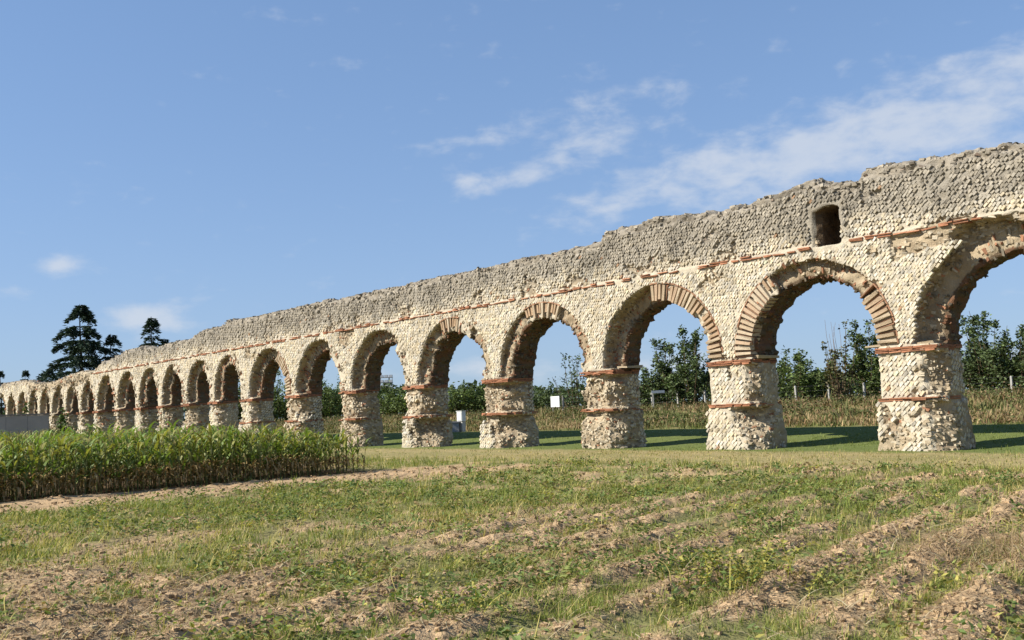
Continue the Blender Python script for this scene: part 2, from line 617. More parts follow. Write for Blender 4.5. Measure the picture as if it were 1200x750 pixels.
def body_colour(u, v, z):
    e, k, th = ring_coords(u, z)
    n = fbm(u * 1.3, v * 1.3, z * 1.3, 91, 3)
    n2 = fbm(u * 5, v * 5, z * 7, 93, 2)
    c = np.empty((len(u), 3))
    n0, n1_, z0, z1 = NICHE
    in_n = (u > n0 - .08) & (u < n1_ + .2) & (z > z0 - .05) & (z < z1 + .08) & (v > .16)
    F = front_f(u, z)
    facing = (facing_lost(u, z) < .5) & (v < F + .12)
    c[:] = TAN
    c[facing] = CREAM * .80
    c += (n2 - .5)[:, None] * np.array([.16, .13, .09])
    m = sstep(.45, .7, n)[:, None]
    c = c * (1 - .45 * m * (~facing)[:, None]) + BROWN * (.45 * m * (~facing)[:, None])
    up = sstep(ZSTR - .1, ZSTR + .9, z + .5 * (n - .5))[:, None]
    c = c * (1 - .88 * up) + (GREY * .88 + (n2 - .5)[:, None] * .16) * .88 * up
    # soffits built of brick and stone ring pieces, their deep shade painted into the colour
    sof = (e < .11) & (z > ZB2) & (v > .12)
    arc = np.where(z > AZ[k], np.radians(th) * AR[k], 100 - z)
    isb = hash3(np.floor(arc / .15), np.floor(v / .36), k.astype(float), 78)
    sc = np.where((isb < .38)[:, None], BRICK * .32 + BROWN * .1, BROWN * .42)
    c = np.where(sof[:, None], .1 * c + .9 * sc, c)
    # dark lichen near the top and green-grey at the foot
    lic = sstep(.55, .75, fbm(u * .7, v * .7, z * 1.8, 97, 3)) * sstep(6.2, 7.9, z)
    c = c * (1 - .35 * lic[:, None])
    c = np.where(in_n[:, None], BROWN * .55, c)  # inner shade of the niche painted on as dark brown
    return np.clip(c, .03, .8)


body_pts = []            # (u,v,z,normal) samples for the scattered rubble
PIER_OBJ, ARCH_OBJ = {}, {}


def build_chunk(u0, u1, h, near):
    us = np.arange(u0 - h, u1 + 1.5 * h, h)
    vs = np.arange(-.42, T + .5, h)
    zs = np.arange(-.32, 8.62, h)
    P, Q = surface_nets(us, vs, zs)
    cu = P[Q].mean(1)
    keep = (cu[:, 0] >= u0) & (cu[:, 0] < u1)
    Q = Q[keep]; cu = cu[keep]
    # parts
    ia = pier_index(cu[:, 0])
    kp = np.where(cu[:, 0] > PU[ia] + AR[ia], ia + 1, ia)
    ispier = cu[:, 2] < ZB2 + .05
    bay = np.where(cu[:, 0] > PU[ia] + AR[ia] * 1.0, ia, ia)
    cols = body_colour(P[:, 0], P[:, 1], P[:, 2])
    xyz = W(P[:, 0], P[:, 1], P[:, 2])
    for isp in (True, False):
        ids = kp if isp else bay
        for q in np.unique(ids[ispier == isp]):
            s = (ispier == isp) & (ids == q)
            qq = Q[s]
            used, inv = np.unique(qq, return_inverse=True)
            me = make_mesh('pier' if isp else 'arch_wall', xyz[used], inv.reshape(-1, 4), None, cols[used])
            me.materials.append(M_CORE)
            d = PIER_OBJ if isp else ARCH_OBJ
            if q in d:      # a part cut by two chunks: join by adding to the same object name list
                old = d[q].data
                va = np.empty(len(old.vertices) * 3, np.float32); old.vertices.foreach_get('co', va)
                va = va.reshape(-1, 3)
                li = np.empty(len(old.loops), np.int32); old.loops.foreach_get('vertex_index', li)
                ca = np.empty(len(old.vertices) * 4, np.float32); old.color_attributes['Col'].data.foreach_get('color', ca)
                me2 = make_mesh(old.name, np.concatenate([va, xyz[used]]),
                                np.concatenate([li.reshape(-1, 4), inv.reshape(-1, 4) + len(va)]), None,
                                np.concatenate([ca.reshape(-1, 4)[:, :3], cols[used]]))
                me2.materials.append(M_CORE)
                d[q].data = me2
            else:
                d[q] = link(bpy.data.objects.new('pier' if isp else 'arch_wall', me), aq)
    if near:
        p0, p1, p2, p3 = (P[Q[:, i]] for i in range(4))
        nrm = np.cross(p2 - p0, p3 - p1)
        ar = np.linalg.norm(nrm, axis=1) / 2
        nrm /= np.maximum(2 * ar[:, None], 1e-9)
        body_pts.append((cu, nrm, ar, kp, bay, ispier, np.full(len(cu), near)))


build_chunk(-13.9, -4.6, .10, 0)
build_chunk(-4.6, 18.0, .056, 1.0)
build_chunk(18.0, 34.0, .08, .8)
build_chunk(34.0, 60.0, .11, .45)
build_chunk(60.0, 104.5, .16, .2)

# ------------------------------------------------------------------ facing stones (small diagonal blocks)
CUBE_Q = np.array([[4, 5, 6, 7], [0, 4, 7, 3], [1, 5, 4, 0], [2, 6, 5, 1], [3, 7, 6, 2]])


def stones_front(sel_u, pitch_s, pitch_t, rng):
    """lattice of stones at 45 degrees over the front; returns u, z, row keys"""
    u0, u1 = sel_u
    z0, z1 = 0.02, 8.3
    n = int((u1 - u0 + z1) / pitch_t * 1.5) + 6
    c = math.sqrt(.5)
    t = np.arange(-2, (u1 - u0 + z1 - z0) * c / pitch_t + 2)
    s = np.arange(-(z1 - z0) * c / pitch_s - 2, (u1 - u0) * c / pitch_s + 2)
    Tt, S = np.meshgrid(t, s, indexing='ij')
    S = S + (Tt % 2) * .5 + rng.uniform(-.12, .12, S.shape)
    Tt = Tt + rng.uniform(-.08, .08, S.shape)
    ss, tt = S.ravel() * pitch_s, Tt.ravel() * pitch_t
    # long axis rises to the right in the picture (u falls as z rises)
    u = u0 + (ss + tt) * c
    z = z0 + (tt - ss) * c
    ok = (u >= u0) & (u < u1) & (z > z0) & (z < z1)
    return u[ok], z[ok]


def stone_blocks(cu, cz, cv, ax_u, ls, lt, proud, cols, rng, side=False):
    """blocks on the front (axes u,z, facing -v) or on a pier side (axes v,z, facing -u)"""
    n = len(cu)
    c = math.sqrt(.5)
    ang = rad(45) + rng.normal(0, .07, n)
    # direction of long axis: picture right-up = -u,+z
    du, dz = -np.cos(ang), np.sin(ang)
    eu, ez = np.sin(ang), np.cos(ang)
    corners = np.array([[-1, -1], [1, -1], [1, 1], [-1, 1]]) * .5
    V = np.empty((n, 8, 3))
    for lay in range(2):
        for q in range(4):
            a = corners[q, 0] * ls * (1 if lay == 0 else .84) * (1 + rng.normal(0, .07, n))
            b = corners[q, 1] * lt * (1 if lay == 0 else .80) * (1 + rng.normal(0, .07, n))
            pu = a * du + b * eu
            pz = a * dz + b * ez
            dep = .07 if lay == 0 else -proud + rng.normal(0, .008, n)
            if side:
                V[:, lay * 4 + q] = np.stack([cu + dep, cv - pu, cz + pz], -1)
            else:
                V[:, lay * 4 + q] = np.stack([cu + pu, cv + dep, cz + pz], -1)
    q = (np.arange(n)[:, None, None] * 8 + CUBE_Q[None]).reshape(-1, 4)
    return V.reshape(-1, 3), q, np.repeat(cols, 8, axis=0)


def stone_cols(u, z, rng):
    n = len(u)
    c = np.tile(CREAM, (n, 1)) * (1 + rng.normal(0, .12, n))[:, None]
    warm = rng.rand(n)[:, None]
    c = c * (1 + (warm - .5) * np.array([.10, .0, -.22]))
    p = fbm(u * .55, z * .55, u * 0 + 8, 101, 3)
    up = sstep(ZSTR - .1, ZSTR + .9, z + 1.1 * (p - .5))
    g = np.tile(GREY, (n, 1)) * (1 + rng.normal(0, .16, n))[:, None]
    c = c * (1 - .85 * up[:, None]) + g * .85 * up[:, None]
    odd = rng.rand(n)
    c[odd < .07] *= .62
    c[(odd > .993)] = np.array([.40, .25, .15])
    # dark lichen streaks
    li = sstep(.55, .72, fbm(u * 1.4, z * .9, u * 0 + 3, 105, 3))
    c *= (1 - .28 * li * sstep(2.9, 6.5, z))[:, None]
    return np.clip(c, .04, .78)


def build_facing(u0, u1, ps, pt, which):
    rng = np.random.RandomState(int(abs(u0) * 10) + 5)
    u, z = stones_front((u0, u1), ps, pt, rng)
    e, k, th = ring_coords(u, z)
    ok = (e > RING + .05) | ((z < ZB2) & (e > .03 - np.where(z < ZB1, .15, 0)))
    # a full ring that keeps its front still carries facing up to its edge
    ia = pier_index(u)
    kp = np.where(u > PU[ia] + AR[ia], ia + 1, ia)
    low = z < ZB2
    a = u - (PU[kp] - PWID[kp])
    cv = np.zeros(len(u))
    for q in np.unique(kp):
        s = kp == q
        cv[s] = chamfer(int(q), z[s])
    ok &= ~(low & (a < cv + .05))
    ok &= low if which == 'pier' else ~low
    ok &= facing_lost(u, z) < .5
    ok &= (np.abs(z - ZB1) > .10) & ((z < ZB2 - .08) | (z > ZB2 + .16))
    ok &= (np.abs(z - ZSTR) > .09) | (u > 72)
    n0, n1, z0, z1 = NICHE
    ok &= ~((u > n0 - .05) & (u < n1 + .3) & (z > z0 - .12) & (z < z1 + .08))
    ok &= (z < top_z(u) - .12)
    miss = np.where(z > ZSTR, .08, .05) + .2 * sstep(.6, .75, fbm(u * 2.5, z * 2.5, u * 0, 111, 2))
    ok &= rng.rand(len(u)) > miss
    u, z, kp, ia, low = u[ok], z[ok], kp[ok], ia[ok], low[ok]
    n = len(u)
    F = front_f(u, z)
    proud = .006 + .022 * rng.rand(n) ** 1.5 + np.where(z > ZSTR, .034 * rng.rand(n), 0)
    ls = ps * (.92 + .12 * rng.rand(n)) * np.where(rng.rand(n) < .15, .55, 1)
    lt = pt * (.90 + .13 * rng.rand(n))
    V, Q, C = stone_blocks(u, z, F, None, ls, lt, proud, stone_cols(u, z, rng), rng)
    owner = np.where(low, kp + 1000, ia)
    ow8 = np.repeat(owner, 8); ow5 = np.repeat(owner, 5)
    for o in np.unique(owner):
        vs_ = ow8 == o
        q = Q[ow5 == o]
        remap = np.cumsum(vs_) - 1
        v = V[vs_]
        me = make_mesh('facing_stones', W(v[:, 0], v[:, 1], v[:, 2]), remap[q], None, C[vs_])
        me.materials.append(M_STONE)
        par = PIER_OBJ.get(o - 1000) if o >= 1000 else ARCH_OBJ.get(o)
        if par is None: continue
        tag(link(bpy.data.objects.new('facing_stones', me), par), kind='stuff')


for (a_, b_, s_, t_) in ((-8.0, 34.0, .19, .10), (34.0, 62.0, .2, .12), (62.0, 104.0, .26, .19)):
    build_facing(a_, b_, s_, t_, 'pier')
for (a_, b_, s_, t_) in ((-8.0, 22.0, .150, .084), (22.0, 40.0, .17, .098), (40.0, 62.0, .20, .12), (62.0, 104.0, .26, .19)):
    build_facing(a_, b_, s_, t_, 'wall')


def build_side_facing(kp, vmin):
    """the same small blocks on the side of a pier that looks back to the viewer"""
    rng = np.random.RandomState(900 + kp)
    acc = Acc()
    t, z = stones_front((0, T + .1), .168, .118, rng)
    v = (T + .1) - t
    ok = (z < ZB2 - .08) & (np.abs(z - ZB1) > .1)
    cvv = chamfer(kp, z)
    ok &= v > cvv + .02 + vmin * fbm(z * 1.3, z * 0 + kp, z * 0, 3, 2)
    ok &= v < T - .12
    ok &= rng.rand(len(v)) > .1
    v, z = v[ok], z[ok]
    n = len(v)
    fl = np.where(z < ZB1, .05 + .13 * np.clip((ZB1 - z) / ZB1, 0, 1.1), .03)
    u = np.full(n, PU[kp] - PWID[kp]) - fl
    V, Q, C = stone_blocks(u + .015, z, v, None, .15, .105, .012 + .025 * rng.rand(n), stone_cols(u, z, rng) * .93, rng, side=True)
    acc.add(W(V[:, 0], V[:, 1], V[:, 2]), Q, None, C)
    tag(acc.obj('facing_stones', M_STONE, PIER_OBJ[kp]), kind='stuff')


for kp_, vm in ((2, .1), (3, .1), (4, .7), (5, .5), (6, .6), (8, .4), (9, .1), (10, .1)):
    build_side_facing(kp_, vm)

# ------------------------------------------------------------------ rubble of the exposed core
CUBE6 = np.array([[0, 3, 2, 1], [4, 5, 6, 7], [0, 1, 5, 4], [1, 2, 6, 5], [2, 3, 7, 6], [3, 0, 4, 7]])
CUBEV = np.array([[-1, -1, -1], [1, -1, -1], [1, 1, -1], [-1, 1, -1], [-1, -1, 1], [1, -1, 1], [1, 1, 1], [-1, 1, 1]]) * .5


def build_rubble():
    cu, nr, ar, kp, bay, isp, near = (np.concatenate([b[i] for b in body_pts]) for i in range(7))
    rng = np.random.RandomState(77)
    u, v, z = cu.T
    F = front_f(u, z)
    e, k, th = ring_coords(u, z)
    face = (v < F + .10) & (facing_lost(u, z) < .5) & ((e > RING + .04) | (z < ZB2))
    ia = pier_index(u)
    a = u - (PU[kp] - PWID[kp])
    cvv = np.zeros(len(u))
    for q in np.unique(kp):
        s = kp == q
        cvv[s] = chamfer(int(q), z[s])
    face &= ~((z < ZB2) & (a < cvv))
    back = v > T - .12
    side = (z < ZB2) & (nr[:, 0] < -.8) & (v > cvv + .1) & np.isin(kp, [2, 3, 9, 10])
    far_side = (nr[:, 0] > .75) & (z < ZB2 + 1.5)
    rich = np.where(z > top_z(u) - .35, 36, np.where((e < .1) & (z > ZB2), 26, np.where((e < RING) & (z > ZB2), 40, np.where(z < ZB2, 80, 52))))
    prob = ar * rich * near * ~face * ~back * ~side * ~far_side
    n0, n1_, z0, z1 = NICHE
    prob = prob * ~((u > n0 - .08) & (u < n1_ + .2) & (z > z0 - .05) & (z < z1 + .08) & (v > .2))
    pick = rng.rand(len(u)) < prob
    u, v, z, nr, kp, bay, isp = u[pick], v[pick], z[pick], nr[pick], kp[pick], bay[pick], isp[pick]
    e, th, k = e[pick], th[pick], k[pick]
    nrr = near[pick]
    n = len(u)
    sz = np.stack([rng.uniform(.07, .20, n), rng.uniform(.07, .15, n), rng.uniform(.04, .095, n)], -1) / np.sqrt(np.clip(nrr, .3, 1))[:, None]
    V = CUBEV[None] * (1 + rng.uniform(-.38, .25, (n, 8, 3))) * sz[:, None]
    yaw = rng.normal(0, .35, n); tilt = rng.normal(0, .22, n)
    # pieces of the ring soffit lie along the radius
    ring = (z > ZB2 + .2) & (e < RING) & (e > -.1)
    dz = z - AZ[k]
    radial = np.where(dz > 0, np.arctan2(dz, (u - AC[k])), np.where(u > AC[k], 0, math.pi))
    tilt = np.where(ring, radial, tilt)
    cy, sy, ct, st_ = np.cos(yaw)[:, None], np.sin(yaw)[:, None], np.cos(tilt)[:, None], np.sin(tilt)[:, None]
    x1 = V[..., 0] * cy - V[..., 1] * sy
    y1 = V[..., 0] * sy + V[..., 1] * cy
    x2 = x1 * ct - V[..., 2] * st_
    z2 = x1 * st_ + V[..., 2] * ct
    sink = np.where((e < RING) & (z > ZB2), .035, .03)
    V = np.stack([x2 + (u - nr[:, 0] * sink)[:, None], y1 + (v - nr[:, 1] * sink)[:, None], z2 + (z - nr[:, 2] * sink)[:, None]], -1)
    c = np.tile(TAN, (n, 1)) * (1 + rng.normal(0, .22, n))[:, None]
    lt = rng.rand(n) < .5
    c[lt] = (CREAM * .62 + TAN * .38) * (1 + rng.normal(0, .12, lt.sum()))[:, None]
    br = rng.rand(n) < np.where(ring, .30, .045)
    c[ring] *= .8  # recess shade painted into the ring rubble
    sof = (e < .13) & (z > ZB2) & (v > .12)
    c[sof] *= .36  # soffit stones painted darker still, for the shade under the arch
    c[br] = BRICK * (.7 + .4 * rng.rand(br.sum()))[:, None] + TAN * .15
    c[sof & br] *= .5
    up = (sstep(6.1, 7.1, z) * .8)[:, None]
    c = c * (1 - up) + np.tile(GREY, (n, 1)) * (1 + rng.normal(0, .24, n))[:, None] * up
    dk = rng.rand(n) < np.where(z > 7.3, .3, .1)
    c[dk] *= .55
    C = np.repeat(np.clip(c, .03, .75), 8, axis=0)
    Q = (np.arange(n)[:, None, None] * 8 + CUBE6[None]).reshape(-1, 4)
    V = V.reshape(-1, 3)
    owner = np.where(isp, kp + 1000, bay)
    for o in np.unique(owner):
        vs_ = np.repeat(owner == o, 8)
        remap = np.cumsum(vs_) - 1
        q = remap[Q[np.repeat(owner == o, 6)]]
        vv = V[vs_]
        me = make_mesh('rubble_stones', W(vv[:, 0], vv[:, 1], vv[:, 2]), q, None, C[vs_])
        me.materials.append(M_STONE)
        par = PIER_OBJ.get(o - 1000) if o >= 1000 else ARCH_OBJ.get(o)
        tag(link(bpy.data.objects.new('rubble_stones', me), par), kind='stuff')


build_rubble()

# ------------------------------------------------------------------ bricks and ring pieces, one by one
def rough_box(sx, sy, sz, jit, seed, col, mat, name):
    rng = np.random.RandomState(seed)
    V = CUBEV * np.array([sx, sy, sz])
    # cut the long edges once so the piece is not a plain box
    v = V + rng.uniform(-jit, jit, (8, 3))
    me = make_mesh(name, v, CUBE6, None, np.tile(col, (8, 1)))
    me.materials.append(mat)
    return me


BR_ME = [rough_box(.40, .30, .036, .008, i, BRICK * f + TAN * .05 * (i % 3), M_BRICK, 'brick')
         for i, f in enumerate((1.0, .85, 1.12, .95, .75))]
BR_ME += [rough_box(.26, .30, .044, .014, 20 + i, BRICK * f, M_BRICK, 'brick') for i, f in enumerate((.95, 1.1))]
VS_ME = [rough_box(RING * f, .46, .105, .02, 40 + i, np.array(cc), M_STONE, 'voussoir')
         for i, (f, cc) in enumerate(((1.0, (.52, .41, .28)), (.94, (.46, .35, .23)), (1.03, (.55, .45, .32)), (.88, (.43, .31, .20)), (.98, (.49, .35, .23))))]
VB_ME = [rough_box(RING * f, .44, .036, .007, 60 + i, BRICK * c, M_BRICK, 'brick') for i, (f, c) in enumerate(((.96, 1.0), (.9, .8), (1.0, 1.15)))]
VS_SHORT = [rough_box(RING * f, .40, .10, .016, 80 + i, np.array((.45, .31, .19)) * (1 - .1 * i), M_STONE, 'voussoir') for i, f in enumerate((.55, .7))]


def place(me, name, u, v, z, ax_u, ax_v, ax_z, parent):
    """axes given in wall coordinates (u, v, z)"""
    def tow(a): return Vector((a[0] * DV[0] + a[1] * NV[0], a[0] * DV[1] + a[1] * NV[1], a[2]))
    p = W(u, v, z)
    m = Matrix.Identity(4)
    for i, a in enumerate((ax_u, ax_v, ax_z)):
        w_ = tow(a).normalized()
        for r in range(3): m[r][i] = w_[r]
    o = bpy.data.objects.new(name, me)
    m.translation = Vector(p.tolist())
    link(o, parent)
    o.matrix_basis = m
    return o


NB = [0]
far_bricks = {}


def put_brick(u, v, z, yaw, roll, parent, rng, L=None, big=True):
    if big and NB[0] < 300:
        NB[0] += 1
        me = BR_ME[rng.randint(len(BR_ME))]
        c, s = math.cos(yaw), math.sin(yaw)
        place(me, 'brick', u, v, z, (c, s, roll), (-s, c, 0), (-roll * c, 0, 1), parent)
    else:
        far_bricks.setdefault(parent, []).append((u, v, z, yaw, rng.uniform(.7, 1.15)))


rngb = np.random.RandomState(12)
# imposts and middle bands of the piers
for kp_ in range(1, NP - 1):
    par = PIER_OBJ.get(kp_)
    if par is None: continue
    near_ = 2 <= kp_ <= 5
    far_p = kp_ > 14
    for zb, out in ((ZB1, .012), (ZB2, .02)):
        if zb == ZB1 and kp_ > 9: continue
        if kp_ > 17: continue
        ur, ul = PU[kp_] - PWID[kp_], PU[kp_]
        for course in ((0, 1) if zb == ZB1 else (0, 1, 2)):
            zc = zb - .03 + course * .052
            fl = .05
            cc = float(chamfer(kp_, np.array([zb]))[0])
            x = ur + cc * .35
            nb_ = max(2, int(math.ceil((ul - x) / .39)))
            stp = (ul + .03 - x) / nb_
            for bi in range(nb_):
                if rngb.rand() > (.03 if kp_ in (2, 3, 5) else .2):
                    put_brick(x + stp / 2, .10 - out + rngb.normal(0, .012) - (.045 if zb == ZB1 else 0), zc, rngb.normal(0, .03), rngb.normal(0, .012), par, rngb, big=near_ and course < 2)
                x += stp
            y = cc * .55 + .1
            while y < T - .28:
                if rngb.rand() > .15:
                    put_brick(ur + .12 - out + rngb.normal(0, .012), y + .15, zc, math.pi / 2 + rngb.normal(0, .03), 0, par, rngb, big=near_ and course < 1)
                y += .405
# string course
u = -8.2
while u < 71:
    ia = int(pier_index(np.array([u]))[0])
    par = ARCH_OBJ.get(ia)
    gap = fbm(np.array([u * .5]), np.array([2.]), np.array([0.]), 5, 2)[0]
    if par is not None:
        for row in (0, 1):
            if rngb.rand() > .12 + (.38 if row else 0) and not (.75 < u < 2.1) and not (-4.6 < u < -3.2):
                sl = .012 * math.sin(u * 1.7)
                fl = float(facing_lost(np.array([u]), np.array([ZSTR]))[0])
                put_brick(u + rngb.uniform(-.05, .05), .12 - .015 - .025 * rngb.rand() + .05 * fl, ZSTR - .045 + row * .062 + sl + rngb.normal(0, .008),
                          rngb.normal(0, .06), rngb.normal(0, .03), par, rngb, big=u < 27)
    u += .43
for par, lst in far_bricks.items():
    acc = Acc()
    for (u, v, z, yaw, f) in lst:
        vv = CUBEV * np.array([.41, .3, .045]) + rngb.uniform(-.01, .01, (8, 3))
        c, s = math.cos(yaw), math.sin(yaw)
        acc.add(W(u + vv[:, 0] * c - vv[:, 1] * s, v + vv[:, 0] * s + vv[:, 1] * c, z + vv[:, 2]), CUBE6, None, BRICK * f)
    tag(acc.obj('brick_courses', M_BRICK, par), kind='stuff')

# arch rings that still stand
edge_acc = {}
for q in range(1, NP - 1):
    par = ARCH_OBJ.get(q)
    for (t0, t1) in VOUS[q]:
        rm = AR[q] + RING / 2
        step = .168 / rm
        a = rad(t0) + .02
        # the ring starts a little below the springing, straight down to the impost
        pts = []
        zs_ = AZ[q] - .168 / 2
        while zs_ > ZB2 + .2:
            if t0 == 0: pts.append((0.0, zs_))
            if t1 == 180: pts.append((math.pi, zs_))
            zs_ -= .168
        while a < rad(t1) - .02:
            pts.append((a, None)); a += step * (1 + rngb.normal(0, .03))
        for (a, zz) in pts:
            cu_, cz_ = -math.cos(a), math.sin(a)          # radial direction in (u,z); a=0 on the right (low u)
            deg = math.degrees(a)
            short = (q == 3 and 15 < deg < 44) or (q == 2 and 112 < deg < 128 and rngb.rand() < .5) or (q in (4, 5) and rngb.rand() < .5)
            me = VS_SHORT[rngb.randint(2)] if short else VS_ME[rngb.randint(len(VS_ME))]
            rr_ = AR[q] + RING - (.19 if short else .29) + rngb.normal(0, .012)
            uu = AC[q] + cu_ * rr_
            z_ = (AZ[q] + cz_ * rr_) if zz is None else zz
            vv = .21 - .012 + rngb.normal(0, .012)
            if rngb.rand() > .04:
                place(me, 'voussoir', uu, vv, z_, (cu_, 0, cz_), (0, 1, 0), (-cz_, 0, cu_), par)
            # thin brick between
            a2 = a + step * .5
            cu2, cz2 = -math.cos(a2), math.sin(a2)
            rb = AR[q] + RING - .29
            if zz is None: ub, zb_ = AC[q] + cu2 * rb, AZ[q] + cz2 * rb
            else:
                ub, zb_, cu2, cz2 = uu, zz + .084, cu_, cz_
            if rngb.rand() > .25 and not short:
                edge_acc.setdefault(par, []).append((ub, .22 + rngb.normal(0, .01), zb_, cu2, cz2, RING * .95, .035, (BRICK * .7 + TAN * .3) * rngb.uniform(.7, 1.1)))
            # rim of bricks round the outside
            ro = AR[q] + RING + .03
            if zz is None: ue, ze = AC[q] + cu_ * ro, AZ[q] + cz_ * ro
            else: ue, ze = AC[q] + cu_ * ro, zz
            if rngb.rand() > .12:
                edge_acc.setdefault(par, []).append((ue, .16, ze, cu_, cz_, .04, .165, (BRICK * .75 + TAN * .25) * rngb.uniform(.8, 1.15)))
for par, lst in edge_acc.items():
    acc = Acc()
    for (u, v, z, cu_, cz_, lr, lt_, c) in lst:
        vv = CUBEV * np.array([lr, .36, lt_]) + rngb.uniform(-.006, .006, (8, 3))
        acc.add(W(u + vv[:, 0] * cu_ - vv[:, 2] * cz_, v + vv[:, 1], z + vv[:, 0] * cz_ + vv[:, 2] * cu_), CUBE6, None, c)
    tag(acc.obj('ring_bricks', M_BRICK, par), kind='stuff')

# impost ledges: flat slabs that stick out where the rings spring
for (kp_, u, v, z, sx, sy, sz) in ((2, PU[2] + .12, .35, ZB2 + .17, .62, .6, .07), (4, PU[4] - PWID[4] - .02, .8, ZB2 + .2, .5, .9, .09),
                                   (3, PU[3] - PWID[3] + .05, .7, ZB2 + .16, .4, 1.1, .06), (2, PU[2] - PWID[2] + .4, .4, ZB2 + .17, .5, .6, .08)):
    vv = CUBEV * np.array([sx, sy, sz]) + rngb.uniform(-.03, .03, (8, 3))
    acc = Acc(); acc.add(W(u + vv[:, 0], v + vv[:, 1], z + vv[:, 2]), CUBE6, None, TAN * 1.05)
    acc.obj('impost_slab', M_STONE, PIER_OBJ[kp_])

# ------------------------------------------------------------------ the ground
ROWD = np.array([math.sin(rad(36)), math.cos(rad(36))])
ROWN = np.array([ROWD[1], -ROWD[0]])


def seg_d(x, y, a, b):
    """signed distance from the line a->b (positive on the right) """
    d = np.array(b) - np.array(a); d = d / np.hypot(*d)
    return (x - a[0]) * d[1] - (y - a[1]) * d[0]


CORN_C = np.array([-4.3, 27.6])       # near right corner of the corn
def corn_coords(x, y):
    """p: along the front edge to the left (towards -N), s: depth into the field (along D)"""
    rx, ry = x - CORN_C[0], y - CORN_C[1]
    return -(rx * NV[0] + ry * NV[1]), rx * DV[0] + ry * DV[1]


def zones(x, y):
    """cover of the ground: returns dict of 0..1 masks"""
    u, v = to_uv(x, y)
    q = x * ROWN[0] + y * ROWN[1]
    r = x * ROWD[0] + y * ROWD[1]
    p, s = corn_coords(x, y)
    n1 = fbm(x * .35, y * .35, x * 0, 201, 3)
    n2 = fbm(x * 1.3, y * 1.3, x * 0, 203, 3)
    nr = fbm(q * 1.6, r * .5, x * 0, 205, 3)
    behind = sstep(-.3, .3, v)
    # ploughed field in front; its far end lies some metres before the wall
    field = 1 - sstep(-6.6, -5.6, v + 1.6 * (n1 - .5))
    corn = sstep(-.35, .1, s) * sstep(-.25, .15, p) * (1 - sstep(24, 25, s))
    strip = sstep(-4.4, -3.0, s + 1.6 * (n1 - .5) - .5 * np.exp(-p / 5)) * (1 - sstep(-.4, 0, s)) * sstep(-4.5, -.5, p + 3 * (n2 - .5))
    track = sstep(-6.4, -5.0, v + 1.4 * (n2 - .5)) * (1 - sstep(-1.5, -.3, v + 1.2 * (n2 - .5)))
    wave = .5 + .5 * np.cos(2 * math.pi * q / .78 + 1.6 * (n1 - .5))
    bare_area = sstep(-9.2, -7.0, q + 2.0 * (n1 - .5)) * (1 - sstep(-1.6, -.1, q + 1.4 * (n1 - .5)))
    bare_area = bare_area * (1 - .5 * sstep(15, 19, np.hypot(x, y)))
    left_low = (1 - sstep(8.4, 10.2, y + .25 * x + 1.0 * (n1 - .5))) * sstep(0, 2.0, -x - .2)
    bare = field * np.clip(bare_area * sstep(.25, .6, wave + .55 * (nr - .5) + .25 * (n2 - .5)) * sstep(.37, .50, n1 * .3 + n2 * .4 + nr * .3 + .03)
                           + left_low * sstep(.46, .64, n2 * .6 + nr * .4) * .8
                           + .8 * sstep(.50, .63, n2 * .6 + n1 * .4), 0, 1)
    patch = np.exp(-(((x - 8.6) / 2.2) ** 2 + ((y - 17.6) / .8) ** 2)) * (.5 + n2)
    bare = np.clip(bare + strip + patch * .9, 0, 1) * (1 - corn * .0)
    straw = field * sstep(3.6, 4.6, x + .0 * y + .8 * (n2 - .5)) * (1 - sstep(9.6, 11.5, y + 1.2 * (n1 - .5)))
    return dict(u=u, v=v, q=q, r=r, p=p, s=s, n1=n1, n2=n2, nr=nr, behind=behind, field=field, corn=corn, strip=strip, track=track,
                wave=wave, bare=bare, straw=straw, bare_area=bare_area)


def bank_z(u, v):
    z = .34 * sstep(.8, 9, v) + .80 * sstep(9.5, 24, v) 
    return z


def ground_z(x, y, zn=None, fine=True):
    Z = zones(x, y) if zn is None else zn
    z = bank_z(Z['u'], Z['v'])
    dist = np.hypot(x, y)
    f = Z['field'] * (1 - sstep(24, 32, dist)) * (1 - Z['corn'])
    ridge = .085 * (Z['wave'] ** 1.3) * (.3 + .7 * Z['bare_area']) * (.4 + 1.2 * Z['nr'])
    lump = .16 * (fbm(x * 1.6, y * 1.6, x * 0, 211, 3) - .5)
    z = z + f * (ridge + lump * (.4 + .3 * Z['bare']))
    if fine:
        clod = fbm(x * 9, y * 9, x * 0, 213, 3) - .5
        z = z + f * clod * (.03 + .07 * Z['bare'])
        z = z + (1 - f) * .03 * (fbm(x * 1.2, y * 1.2, x * 0, 215, 2) - .5) * (dist < 90)
    # keep the sheet under the piers flat
    return z


def axis(lo, hi, d0, g, far):
    c = list(np.arange(lo, hi, d0))
    a, d = c[-1], d0
    right = []
    while a < far:
        d *= g; a += d; right.append(a)
    a, d = c[0], d0
    left = []
    while a > -far:
        d *= g; a -= d; left.append(a)
    return np.array(left[::-1] + c + right)


SOIL = np.array([.445, .31, .178])
SOILD = np.array([.20, .135, .08])
GRN = np.array([.12, .145, .042])
DRYG = np.array([.36, .29, .14])


